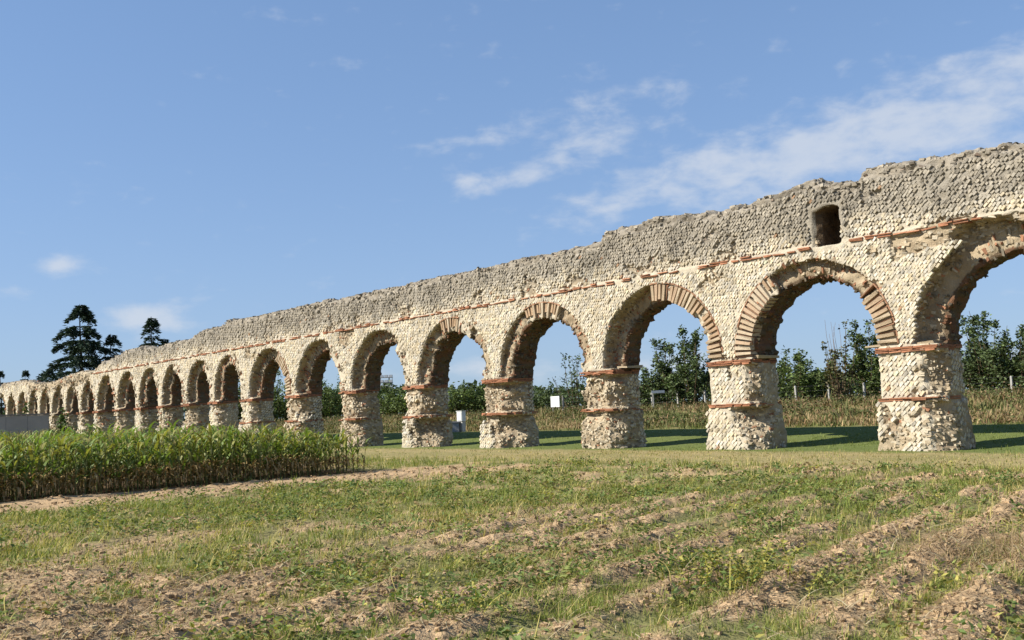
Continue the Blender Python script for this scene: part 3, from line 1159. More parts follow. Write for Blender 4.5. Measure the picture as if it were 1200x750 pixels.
def build_ground():
    xs = axis(-5.0, 6.5, .078, 1.045, 2200)
    ys = axis(5.6, 13.0, .078, 1.033, 2200)
    ys = ys[(ys > -60)]
    X, Y = np.meshgrid(xs, ys, indexing='xy')
    x, y = X.ravel(), Y.ravel()
    Z = zones(x, y)
    z = ground_z(x, y, Z)
    n3 = fbm(x * 3, y * 3, x * 0, 221, 2)
    n1, n2 = Z['n1'], Z['n2']
    c = np.tile(GRN * .9 + SOIL * .28, (len(x), 1))
    c = c + (n2 - .5)[:, None] * np.array([.12, .08, .04])
    def over(m, colr):
        nonlocal c
        c = c * (1 - m[:, None]) + np.asarray(colr) * m[:, None]
    over(.35 * sstep(.45, .65, n1 * .5 + n3 * .5), DRYG * .8)
    soil = SOIL[None] * (.75 + .55 * n3[:, None])
    c = c * (1 - Z['bare'][:, None]) + soil * Z['bare'][:, None]
    # mown strip beside the wall and greener grass at the foot of the piers
    tr = Z['track'] * (.45 + .5 * sstep(.38, .56, fbm(Z['u'] * .35, Z['v'] * 1.2, x * 0, 225, 3)))
    over(tr, DRYG * .95)
    foot = sstep(-1.2, -.3, Z['v'] + .8 * (n2 - .5)) * (1 - sstep(8.5, 10.5, Z['v']))
    over(foot * .85, np.array([.13, .165, .045]))
    bk = sstep(9, 11, Z['v'])
    over(bk, np.array([.25, .19, .085]))
    over(bk * sstep(.45, .62, n1), GRN * .8)
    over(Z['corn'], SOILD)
    nx, ny = len(xs), len(ys)
    i = np.arange((nx - 1) * (ny - 1))
    a = (i // (nx - 1)) * nx + i % (nx - 1)
    Q = np.stack([a, a + 1, a + nx + 1, a + nx], -1)
    me = make_mesh('ground', np.stack([x, y, z], -1), Q, None, np.clip(c, .02, .6), smooth=False)
    me.materials.append(M_SOIL)
    o = link(bpy.data.objects.new('ground', me))
    tag(o, 'field soil, grass verge and low bank along the aqueduct', 'ground', kind='structure')


build_ground()

# ------------------------------------------------------------------ blades, leaves, tubes
def strips(P, az, el0, bend, L, Wd, seg, col, tipcol=None, prof=None, side=0.0):
    """curved tapering strips: leaves, blades, straw. all arguments are arrays over n"""
    n = len(P)
    prof = np.linspace(1, .12, seg + 1) if prof is None else np.asarray(prof)
    V = np.empty((n, seg + 1, 2, 3))
    pos = P.copy().astype(float)
    ang = el0.astype(float).copy()
    azc = az.astype(float).copy()
    C = np.empty((n, seg + 1, 2, 3))
    tip = col if tipcol is None else tipcol
    for k in range(seg + 1):
        wv = np.stack([-np.sin(azc), np.cos(azc), np.zeros(n)], -1) * (Wd * prof[k] * .5)[:, None]
        V[:, k, 0] = pos - wv
        V[:, k, 1] = pos + wv
        f = k / seg
        C[:, k, :] = (col * (1 - f) + tip * f)[:, None, :]
        st = L / seg
        pos = pos + np.stack([np.cos(ang) * np.cos(azc), np.cos(ang) * np.sin(azc), np.sin(ang)], -1) * st[:, None]
        ang = ang - bend / seg
        azc = azc + side / seg
    b = np.arange(n)[:, None] * (seg + 1) * 2 + np.arange(seg)[None] * 2
    b = b.ravel()
    Q = np.stack([b, b + 1, b + 3, b + 2], -1)
    return V.reshape(-1, 3), Q, C.reshape(-1, 3)


def leaf_quads(P, L, Wd, az, tilt, col, rng):
    """flat lance-shaped leaves (one quad, pointed)"""
    n = len(P)
    ca, sa, ct, st_ = np.cos(az), np.sin(az), np.cos(tilt), np.sin(tilt)
    ax = np.stack([ca * ct, sa * ct, st_], -1)
    ro = rng.uniform(-1.2, 1.2, n)
    side = np.stack([-sa, ca, np.zeros(n)], -1)
    up = np.cross(ax, side)
    sd = side * np.cos(ro)[:, None] + up * np.sin(ro)[:, None]
    V = np.stack([P, P + ax * (L * .45)[:, None] + sd * (Wd * .5)[:, None], P + ax * L[:, None], P + ax * (L * .45)[:, None] - sd * (Wd * .5)[:, None]], 1)
    Q = np.arange(n * 4).reshape(n, 4)
    return V.reshape(-1, 3), Q, np.repeat(col, 4, axis=0)


def tube(acc, pts, rads, col, sides=5):
    pts = np.asarray(pts, float); m = len(pts)
    d = np.gradient(pts, axis=0)
    d /= np.maximum(np.linalg.norm(d, axis=1, keepdims=True), 1e-9)
    ref = np.where(np.abs(d[:, 2:3]) > .9, np.array([[1., 0, 0]]), np.array([[0., 0, 1]]))
    a = np.cross(d, ref); a /= np.linalg.norm(a, axis=1, keepdims=True)
    b = np.cross(d, a)
    t = np.arange(sides) / sides * 2 * math.pi
    V = pts[:, None] + np.asarray(rads)[:, None, None] * (np.cos(t)[None, :, None] * a[:, None] + np.sin(t)[None, :, None] * b[:, None])
    i = np.arange(m - 1)[:, None] * sides; j = np.arange(sides)[None]; j2 = (j + 1) % sides
    Q = np.stack([i + j, i + j2, i + sides + j2, i + sides + j], -1).reshape(-1, 4)
    acc.add(V.reshape(-1, 3), Q, None, col)


def box_acc(acc, c, s, col, rz=0.0, taper=1.0):
    v = CUBEV.copy()
    v[4:, :2] *= taper
    v = v * np.array(s)
    cs, sn = math.cos(rz), math.sin(rz)
    v = np.stack([v[:, 0] * cs - v[:, 1] * sn, v[:, 0] * sn + v[:, 1] * cs, v[:, 2]], -1) + np.array(c)
    acc.add(v, CUBE6, None, col)


# ------------------------------------------------------------------ corn
def corn_plant_parts(rng, full=True):
    """stalk, green leaves, dry leaves, tassel as Acc, standing at the origin"""
    H = rng.uniform(1.05, 1.32)
    st, gl, dl, ts = Acc(), Acc(), Acc(), Acc()
    lean = rng.normal(0, .05, 2)
    zz = np.linspace(0, H, 5)
    pts = np.stack([lean[0] * zz, lean[1] * zz, zz], -1)
    tube(st, pts, np.linspace(.014, .006, 5), np.array([.19, .20, .06]), 5 if full else 3)
    n = 9 if full else 6
    h = np.sort(rng.uniform(.18, 1.0, n)) * H
    az0 = rng.uniform(0, 6.28)
    az = az0 + np.arange(n) * math.pi + rng.normal(0, .5, n)
    P = np.stack([lean[0] * h, lean[1] * h, h], -1)
    drylim = rng.uniform(.2, .52) * H
    g = h > drylim
    ng = g.sum()
    if ng:
        base = np.array([.15, .225, .045]) * (1 + rng.normal(0, .18, ng))[:, None]
        yel = rng.rand(ng)[:, None] < .28
        base = np.where(yel, np.array([.27, .28, .07]), base)
        v, q, c = strips(P[g], az[g], rng.uniform(.85, 1.3, ng), rng.uniform(1.1, 2.3, ng), rng.uniform(.42, .68, ng), rng.uniform(.05, .075, ng),
                         5 if full else 3, base, base * np.array([1.25, 1.1, .9]), prof=[.6, 1, .95, .75, .45, .06] if full else [.7, 1, .7, .08], side=rng.normal(0, .3))
        gl.add(v, q, None, c)
    d = ~g
    nd = d.sum() + (7 if full else 1)
    hd_ = np.concatenate([h[d], rng.uniform(.06, .5, nd - d.sum()) * H])
    Pd = np.stack([lean[0] * hd_, lean[1] * hd_, hd_], -1)
    cd = np.array([.44, .30, .13]) * (1 + rng.normal(0, .22, nd))[:, None]
    v, q, c = strips(Pd, rng.uniform(0, 6.28, nd), rng.uniform(.3, 1.0, nd), rng.uniform(1.8, 3.0, nd), rng.uniform(.3, .5, nd), rng.uniform(.035, .06, nd),
                     4 if full else 3, cd, cd * .8, prof=[.6, 1, .8, .5, .1] if full else [.7, 1, .6, .1], side=rng.normal(0, .8))
    dl.add(v, q, None, c)
    nt = rng.randint(3, 6)
    v, q, c = strips(np.tile(pts[-1], (nt, 1)), rng.uniform(0, 6.28, nt), rng.uniform(1.0, 1.5, nt), rng.uniform(.2, .8, nt), rng.uniform(.12, .2, nt), np.full(nt, .012), 2,
                     np.tile([.33, .27, .11], (nt, 1)), prof=[1, 1, .5])
    ts.add(v, q, None, c)
    if full and rng.rand() < .6:      # an ear in its husk
        hh = rng.uniform(.45, .6) * H
        a = rng.uniform(0, 6.28)
        pe = [np.array([0, 0, hh]) + np.array([math.cos(a) * .25, math.sin(a) * .25, .97]) * t for t in (0, .06, .13, .19, .23)]
        tube(gl, pe, [.012, .026, .028, .018, .004], np.array([.19, .22, .07]), 5)
    return st, gl, dl, ts


def build_corn():
    rng = np.random.RandomState(31)
    var = []
    for i in range(9):
        st, gl, dl, ts = corn_plant_parts(rng)
        var.append((st.mesh('stalk', M_CORN), gl.mesh('green_leaves', M_CORN), dl.mesh('dry_leaves', M_DRY), ts.mesh('tassel', M_DRY)))
    small = []
    for i in range(8):
        accs = corn_plant_parts(rng, False)
        small.append([a.arrays() for a in accs])
    spots = []
    row = 0
    s = .08
    while s < 24:
        sp = .165 if row < 7 else .22
        p = .05 + (row % 2) * .08
        pmax = 21 if row < 7 else 34
        while p < pmax:
            spots.append((p + rng.normal(0, .03), s + rng.normal(0, .045), row))
            p += sp * (1 + rng.normal(0, .1))
        row += 1
        s += .45 if row < 7 else .75
    pos = []
    for (p, s, row) in spots:
        x, y = CORN_C + (-p) * NV + s * DV
        pos.append((x, y, p, s, row))
    # the 300 that show largest: nearest rows inside the field of view
    pz = ground_z(np.array([q[0] for q in pos]), np.array([q[1] for q in pos])) - .02
    def seen(x, y): return y > 1 and -0.60 < x / y < .6
    order = sorted([i for i, q in enumerate(pos) if seen(q[0], q[1])], key=lambda i: pos[i][3] + .035 * pos[i][2])
    big = set(order[:300])
    acc_g, acc_d = Acc(), Acc()
    first_labels = ('green corn plant with dry brown lower leaves along the front edge of the corn stand', 'corn plants along the front of the stand')
    for i, (x, y, p, s, row) in enumerate(pos):
        z = float(pz[i])
        rz = rng.uniform(0, 6.28)
        edge = min(1, .78 + .22 * min(p, 3) / 3)
        sc = rng.uniform(.88, 1.12) * edge
        if i in big:
            mst, mgl, mdl, mts = var[rng.randint(len(var))]
            o = bpy.data.objects.new('corn_plant', None)
            o.empty_display_size = .1
            o.location = (x, y, z); o.rotation_euler = (rng.normal(0, .03), rng.normal(0, .03), rz); o.scale = (sc, sc, sc)
            COL.objects.link(o)
            tag(o, first_labels[0], 'corn plant', first_labels[1])
            for nm, me in (('stalk', mst), ('green_leaves', mgl), ('dry_leaves', mdl), ('tassel', mts)):
                c = bpy.data.objects.new(nm, me)
                COL.objects.link(c); c.parent = o
        else:
            if not (-0.85 < x / max(y, 1) < .3) and row > 1: continue
            if row > 12 and rng.rand() < .4: continue
            cs, sn = math.cos(rz) * sc, math.sin(rz) * sc
            for a, arr in zip((acc_g, acc_g, acc_d, acc_d), small[rng.randint(len(small))]):
                v, q, t, c = arr
                vv = np.stack([v[:, 0] * cs - v[:, 1] * sn + x, v[:, 0] * sn + v[:, 1] * cs + y, v[:, 2] * sc + z], -1)
                a.add(vv, q, t, c * rng.uniform(.85, 1.15))
    o = acc_g.obj('corn_field', M_CORN)
    tag(o, 'dense green corn standing behind the front rows', 'corn', kind='stuff')
    o2 = acc_d.obj('dry_leaves', M_DRY, o)
    tag(o2, kind='stuff')


build_corn()

# ------------------------------------------------------------------ field plants and debris
def scatter(n, x0, x1, y0, y1, rng):
    x = rng.uniform(x0, x1, n); y = rng.uniform(y0, y1, n)
    ok = (np.abs(x) < y * .66 + 1.2)
    return x[ok], y[ok]


def build_grass():
    rng = np.random.RandomState(55)
    acc = Acc()
    for (n, x0, x1, y0, y1, hs, ws, blades, seg) in (
            (30000, -8, 8.5, 5, 11, .75, .8, 6, 2), (30000, -13, 13, 11, 19, .95, 1.3, 5, 2), (24000, -22, 20, 19, 34, 1.0, 2.2, 4, 1), (20000, -30, 42, 30, 62, 1.0, 3.4, 4, 1)):
        x, y = scatter(n, x0, x1, y0, y1, rng)
        Z = zones(x, y)
        dens = .95 * (1 - .93 * Z['bare']) * (.30 + .9 * sstep(.38, .6, fbm(x * .9, y * .9, x * 0, 231, 3)))
        short = np.maximum(Z['track'], sstep(-6.2, -5.2, Z['v']) * (1 - sstep(9, 10, Z['v'])))
        dens = np.where(short > .5, .62, dens)
        dens *= (1 - .9 * Z['corn']) * (1 - .92 * Z['strip'])
        under = (Z['v'] > -.1) & (Z['v'] < T + .1)
        dens = np.where(under, dens * .5, dens)
        ok = rng.rand(len(x)) < dens
        ok &= Z['v'] < 11
        x, y, short = x[ok], y[ok], short[ok]
        foot = sstep(-1.4, -.5, Z['v'][ok])
        tr = Z['track'][ok]
        straw = Z['straw'][ok]
        n1 = Z['n1'][ok]
        z = ground_z(x, y)
        m = len(x)
        P = np.repeat(np.stack([x, y, z - .01], -1), blades, axis=0)
        P[:, :2] += rng.normal(0, .028 * ws, (m * blades, 2))
        az = rng.uniform(0, 6.28, m * blades)
        hh = np.repeat(rng.gamma(4, .028, m) * (1 - .55 * short), blades) * rng.uniform(.6, 1.25, m * blades) * hs
        hh = np.clip(hh * (1 + .6 * np.repeat(straw, blades)), .03, .34)
        f = np.repeat(rng.rand(m) * .6 + n1 * .5, blades) + rng.normal(0, .1, m * blades)
        fr = np.repeat(foot, blades)[:, None]
        col = np.where((f > .68)[:, None], np.array([.40, .34, .14]), np.where((f > .50)[:, None], np.array([.21, .23, .06]), np.array([.155, .195, .045])))
        col = col * (1 - fr * .75) + np.array([.13, .18, .045]) * fr * .75
        trr = (np.repeat(tr, blades)[:, None] > .5) & (rng.rand(m * blades) < .6)[:, None]
        col = np.where(trr, np.array([.34, .29, .14]), col)
        col = np.where((rng.rand(m * blades) < np.repeat(straw, blades) * .75)[:, None], np.array([.36, .27, .15]), col)
        col = col * (1 + rng.normal(0, .16, m * blades))[:, None]
        v, q, c = strips(P, az, rng.uniform(.7, 1.45, m * blades), rng.uniform(.2, 1.3, m * blades), hh, np.full(m * blades, .0085) * ws, seg, col, col * np.array([1.2, 1.12, 1.0]),
                         prof=[1, .75, .12] if seg == 2 else [1, .2])
        acc.add(v, q, None, c)
    tag(acc.obj('grass', M_GRASS), 'patchy green and dry grass over the field and verge', 'grass', kind='stuff')


def build_weeds():
    """low broad-leaved weeds between the furrows"""
    rng = np.random.RandomState(66)
    acc = Acc()
    for (n, x0, x1, y0, y1, k) in ((5200, -8, 8.5, 5, 11.5, 1.0), (5200, -13, 13, 11.5, 20, 1.15), (3500, -17, 16, 20, 27, 1.5)):
        x, y = scatter(n, x0, x1, y0, y1, rng)
        Z = zones(x, y)
        clump = fbm(x * 1.0, y * 1.0, x * 0, 241, 3)
        dens = Z['field'] * (1 - .88 * Z['bare']) * sstep(.42, .6, clump) * (1 - Z['corn']) * (1 - .9 * Z['strip']) * (1 - .7 * Z['straw'])
        ok = rng.rand(len(x)) < dens
        x, y = x[ok], y[ok]
        z = ground_z(x, y)
        m = len(x)
        nl = 12
        hgt = np.repeat(rng.uniform(.05, .2, m), nl)
        P = np.repeat(np.stack([x, y, z], -1), nl, axis=0)
        off = rng.normal(0, .06, (m * nl, 2))
        P[:, :2] += off
        P[:, 2] += hgt * rng.uniform(.15, 1, m * nl)
        tone = np.repeat(rng.rand(m), nl)
        col = np.where((tone > .9)[:, None], np.array([.30, .27, .07]), np.where((tone > .52)[:, None], np.array([.18, .205, .06]), np.where((tone < .16)[:, None], np.array([.24, .17, .08]), np.array([.12, .165, .05]))))
        col = col * (1 + rng.normal(0, .2, m * nl))[:, None]
        v, q, c = leaf_quads(P, rng.uniform(.035, .08, m * nl) * k, rng.uniform(.018, .036, m * nl) * k, rng.uniform(0, 6.28, m * nl), rng.uniform(-.3, .8, m * nl), col, rng)
        acc.add(v, q, None, c)
    tag(acc.obj('weeds', M_GRASS), 'low broad leaved weeds between the furrows', 'weeds', kind='stuff')


def build_straw():
    """dead stems lying over the ridges and arching yellow stalks"""
    rng = np.random.RandomState(88)
    acc = Acc()
    for (n, x0, x1, y0, y1, k) in ((17000, -7, 8, 5, 11, 1), (13000, -12, 12, 11, 18, 1.3), (4500, -14, 14, 18, 24, 1.8)):
        x, y = scatter(n, x0, x1, y0, y1, rng)
        Z = zones(x, y)
        ok = rng.rand(len(x)) < (.10 + .8 * np.maximum(Z['bare'] * (.4 + .6 * Z['bare_area']), Z['straw'] * 1.25)) * Z['field'] * (1 - .8 * Z['corn'])
        x, y = x[ok], y[ok]
        st_ = Z['straw'][ok]
        m = len(x)
        z = ground_z(x, y) + .012
        pale = rng.rand(m)
        col = np.where((pale > .9)[:, None], np.array([.52, .45, .28]), np.where((pale > .45)[:, None], np.array([.34, .24, .13]), np.array([.22, .14, .075])))
        col = col * (1 + rng.normal(0, .15, m))[:, None]
        el = np.abs(rng.normal(.12, .2, m)) + .3 * st_
        v, q, c = strips(np.stack([x, y, z], -1), rng.uniform(0, 6.28, m), el, el * 2 + rng.normal(.1, .3, m), rng.gamma(3, .05, m) + .05 + .28 * st_, (rng.uniform(.004, .010, m)) * k, 3, col, prof=[1, 1, .9, .4], side=rng.normal(0, .4))
        acc.add(v, q, None, c)
    # short broken straw and dead leaves all over the bare ridges
    for (n, x0, x1, y0, y1, k) in ((60000, -7, 8, 5, 11, 1), (36000, -11, 11, 11, 17, 1.4)):
        x, y = scatter(n, x0, x1, y0, y1, rng)
        Z = zones(x, y)
        ok = rng.rand(len(x)) < (.06 + .75 * Z['bare']) * Z['field'] * (1 - Z['corn']) * (1 - .6 * Z['strip'])
        x, y = x[ok], y[ok]
        m = len(x)
        z = ground_z(x, y) + .008
        pale = rng.rand(m)
        col = np.where((pale > .8)[:, None], np.array([.50, .41, .26]), np.where((pale > .4)[:, None], np.array([.37, .27, .155]), np.array([.21, .14, .08])))
        col = col * (1 + rng.normal(0, .15, m))[:, None]
        el = np.abs(rng.normal(.25, .3, m))
        v, q, c = strips(np.stack([x, y, z], -1), rng.uniform(0, 6.28, m), el, el * 2 + rng.normal(.1, .4, m), rng.gamma(3, .018, m) + .02, rng.uniform(.003, .008, m) * k, 2, col, prof=[1, 1, .4], side=rng.normal(0, .5, m))
        acc.add(v, q, None, c)
    # larger arching haulms, pale yellow
    x, y = scatter(1500, -7, 7.5, 5.6, 15, rng)
    Z = zones(x, y)
    ok = Z['field'] > .5
    x, y = x[ok], y[ok]; m = len(x)
    z = ground_z(x, y)
    yel = rng.rand(m)
    col = np.where((yel > .5)[:, None], np.array([.46, .38, .12]), np.array([.44, .35, .21])) * (1 + rng.normal(0, .15, m))[:, None]
    v, q, c = strips(np.stack([x, y, z], -1), rng.uniform(0, 6.28, m), rng.uniform(.1, .8, m), rng.uniform(.5, 1.7, m), rng.gamma(3, .1, m) + .08, rng.uniform(.005, .010, m), 6, col,
                     prof=[1, 1, 1, .9, .8, .6, .3], side=rng.normal(0, .8, m))
    acc.add(v, q, None, c)
    tag(acc.obj('dead_stems', M_DRY), 'dry fallen stems and straw strewn over the furrows', 'straw', kind='stuff')


def build_clods():
    rng = np.random.RandomState(99)
    acc = Acc()
    base = CUBEV
    for (n, x0, x1, y0, y1, k) in ((18000, -7, 8, 5, 11, 1), (10000, -12, 12, 11, 19, 1.2), (4000, -17, 14, 18, 28, 1.6)):
        x, y = scatter(n, x0, x1, y0, y1, rng)
        Z = zones(x, y)
        ok = rng.rand(len(x)) < (.05 + .8 * Z['bare']) * (Z['field']) * (1 - Z['corn'])
        x, y = x[ok], y[ok]
        m = len(x)
        s = np.minimum(rng.gamma(1.6, .009, m) + .010, .045) * k
        z = ground_z(x, y) + s * .15
        V = base[None] * (1 + rng.uniform(-.45, .2, (m, 8, 3))) * s[:, None, None] * np.array([1.3, 1.2, .8])
        yaw = rng.uniform(0, 6.28, m)[:, None]
        V = np.stack([V[..., 0] * np.cos(yaw) - V[..., 1] * np.sin(yaw), V[..., 0] * np.sin(yaw) + V[..., 1] * np.cos(yaw), V[..., 2]], -1)
        V += np.stack([x, y, z], -1)[:, None]
        Q = (np.arange(m)[:, None, None] * 8 + CUBE6[None]).reshape(-1, 4)
        c = SOIL[None] * (1 + rng.normal(.05, .2, m))[:, None]
        acc.add(V.reshape(-1, 3), Q, None, np.repeat(np.clip(c, .05, .6), 8, axis=0))
    tag(acc.obj('soil_clods', M_CLOD), 'dry lumps of soil over the furrows', 'soil', kind='stuff')


build_grass()
build_weeds()
build_straw()
build_clods()


def weed_clump(x, y, label, rng, n=16, H=.38, yellow=.5, spread=.22):
    z = float(ground_z(np.array([x]), np.array([y]))[0])
    root = empty('weed_clump', (x, y, z))
    tag(root, label, 'weed')
    st, lf = Acc(), Acc()
    P = np.tile([x, y, z], (n, 1)) + np.c_[rng.normal(0, spread, (n, 2)), np.zeros(n)]
    P[:, 2] = ground_z(P[:, 0], P[:, 1]) - .01
    az = rng.uniform(0, 6.28, n); L = rng.uniform(.6, 1.1, n) * H
    el = rng.uniform(.8, 1.4, n); bd = rng.uniform(.1, 1.0, n)
    ys_ = rng.rand(n)[:, None] < yellow
    col = np.where(ys_, np.array([.40, .36, .08]), np.array([.16, .2, .05]))
    v, q, c = strips(P, az, el, bd, L, np.full(n, .012), 4, col, prof=[1, 1, .8, .6, .3])
    st.add(v, q, None, c)
    vv = v.reshape(n, 5, 2, 3).mean(2)
    for k in range(1, 5):
        for j in range(7):
            p = vv[:, k] + rng.normal(0, .02, (n, 3))
            cc = np.where(rng.rand(n)[:, None] < yellow * .8, np.array([.31, .28, .07]), np.array([.11, .155, .04])) * (1 + rng.normal(0, .2, n))[:, None]
            a, b, c2 = leaf_quads(p, rng.uniform(.03, .07, n), rng.uniform(.014, .03, n), rng.uniform(0, 6.28, n), rng.uniform(-.5, .7, n), cc, rng)
            lf.add(a, b, None, c2)
    tag(st.obj('stem', M_GRASS, root), kind='stuff')
    tag(lf.obj('leaf_blades', M_GRASS, root), kind='stuff')


rw = np.random.RandomState(14)
weed_clump(1.85, 8.3, 'yellowing bushy weed among the furrows at the bottom right', rw, 36, .42, .85, .24)
weed_clump(1.35, 9.0, 'dark green leafy weed clump behind the yellowing weed', rw, 22, .30, .1, .25)
weed_clump(-.55, 7.75, 'low leafy weed with yellow stems at the bottom left of centre', rw, 20, .3, .4, .3)
weed_clump(3.0, 11.6, 'green weed clump between two bare ridges right of centre', rw, 20, .3, .15, .3)

# ------------------------------------------------------------------ bank of dry weeds behind the wall
def build_bank():
    rng = np.random.RandomState(123)
    n = 25000
    y = rng.uniform(33, 110, n)
    x = rng.uniform(-.25, .62, n) * y
    u, v = to_uv(x, y)
    ok = (v > 9.3 + .8 * rng.rand(n)) & (rng.rand(n) < np.clip(1.4 - v / 60, .25, 1))
    x, y, v = x[ok], y[ok], v[ok]
    m = len(x)
    z = ground_z(x, y)
    cl = fbm(x * .45, y * .45, x * 0, 251, 3)
    acc = Acc()
    bl = 5
    P = np.repeat(np.stack([x, y, z], -1), bl, axis=0)
    P[:, :2] += rng.normal(0, .12, (m * bl, 2))
    f = np.repeat(cl, bl) + rng.normal(0, .09, m * bl)
    col = np.where((f > .53)[:, None], np.array([.15, .15, .055]), np.where((f > .42)[:, None], np.array([.24, .155, .08]), np.array([.33, .245, .125])))
    col = col * (1 + rng.normal(0, .2, m * bl))[:, None]
    hh = np.repeat(rng.gamma(3, .06, m) * (.4 + 1.2 * cl), bl) * rng.uniform(.6, 1.3, m * bl)
    vv, q, c = strips(P, rng.uniform(0, 6.28, m * bl), rng.uniform(.9, 1.5, m * bl), rng.uniform(0, 1.0, m * bl), hh, rng.uniform(.025, .07, m * bl), 2, col, prof=[1, .9, .3])
    acc.add(vv, q, None, c)
    # low leafy scrub among them
    k = np.nonzero((fbm(x * .3 + 9, y * .3, x * 0, 257, 3) > .52) & (rng.rand(m) < .55))[0]
    nl = 7
    P = np.repeat(np.stack([x[k], y[k], z[k]], -1), nl, axis=0)
    P += np.c_[rng.normal(0, .25, (len(P), 2)), np.abs(rng.normal(.12, .2, len(P)))]
    cc = np.where((rng.rand(len(P)) < .35)[:, None], np.array([.19, .13, .07]), np.array([.10, .12, .04])) * (1 + rng.normal(0, .25, len(P)))[:, None]
    vv, q, c = leaf_quads(P, rng.uniform(.08, .2, len(P)), rng.uniform(.05, .12, len(P)), rng.uniform(0, 6.28, len(P)), rng.uniform(-.4, .9, len(P)), np.clip(cc, .02, .5), rng)
    acc.add(vv, q, None, c)
    tag(acc.obj('dry_weeds', M_DRY), 'tall brown and straw coloured weeds on the bank behind the arches', 'weeds', kind='stuff')


build_bank()


# ------------------------------------------------------------------ shrubs and trees
def shrub(x, y, H, wd, label, rng, cols, name='shrub', n_st=24, leaf=.22, dens=26, shoots=4, bare=0, group=None, cat='shrub'):
    """many upright stems that carry leaves; a few long shoots stand out of the top"""
    z = float(ground_z(np.array([x]), np.array([y]), fine=False)[0]) - .1
    root = empty(name, (x, y, z))
    tag(root, label, cat, group)
    st, lf = Acc(), Acc()
    for i in range(n_st + shoots + bare):
        a = rng.uniform(0, 6.28)
        isb = i >= n_st + shoots
        iss = (not isb) and i >= n_st
        rr = wd * .5 * math.sqrt(rng.rand()) * (.6 if iss or isb else 1)
        base = np.array([x + rr * .5 * math.cos(a), y + rr * .5 * math.sin(a), z])
        h = H * (rng.uniform(.88, 1.12) if iss or isb else rng.uniform(.42, .78))
        lean = rr * .9 / max(h, .1)
        la = a + rng.normal(0, .5)
        t = np.linspace(0, 1, 6)
        wob = np.cumsum(rng.normal(0, .05 * h / 3, (6, 2)), axis=0)
        pts = np.stack([base[0] + lean * h * t * math.cos(la) + wob[:, 0] * t, base[1] + lean * h * t * math.sin(la) + wob[:, 1] * t, base[2] + h * t], -1)
        tube(st, pts, np.linspace(.035, .01, 6) * (H / 4 + .3) * (.5 if isb else .8), np.array([.12, .085, .05]) if not isb else np.array([.20, .14, .10]), 4)
        if isb: continue
        n = int(dens * h * (.75 if iss else 1))
        nt = max(6, int(h * 3.2))
        tw_t = rng.uniform(.12 if not iss else .35, 1, nt)
        tw_a = rng.uniform(0, 6.28, nt)
        tw_l = (.72 if not iss else .28) * (1.15 - .6 * tw_t) * wd / 3.0 * rng.uniform(.5, 1.4, nt)
        tid = rng.randint(0, nt, n)
        p = np.stack([np.interp(tw_t[tid], t, pts[:, k]) for k in range(3)], -1)
        ss_ = rng.rand(n) ** .7 * tw_l[tid]
        p += np.stack([np.cos(tw_a[tid]) * ss_, np.sin(tw_a[tid]) * ss_, ss_ * .55], -1)
        p += rng.normal(0, .075 * wd / 3.0 + .03, (n, 3))
        c = cols[0] * (1 - rng.rand(n)[:, None]) + cols[1] * rng.rand(n)[:, None]
        c = c * (1 + rng.normal(0, .2, n))[:, None]
        v, q, cc = leaf_quads(p, rng.uniform(.6, 1.3, n) * leaf, rng.uniform(.4, .8, n) * leaf, rng.uniform(0, 6.28, n), rng.uniform(-.6, .9, n), np.clip(c, .01, .5), rng)
        lf.add(v, q, None, cc)
    st.obj('trunk', M_BARK, root)
    lf.obj('crown', M_LEAF, root)


rs = np.random.RandomState(501)
G1 = (np.array([.075, .115, .032]), np.array([.16, .20, .065]))
G2 = (np.array([.07, .11, .03]), np.array([.15, .18, .06]))
G3 = (np.array([.06, .095, .035]), np.array([.12, .15, .06]))


def at(px, dist):
    """world x, y of a thing that stands at this bearing"""
    d = pix_dir(px, 478)
    k = dist / d.y
    return d.x * k, dist


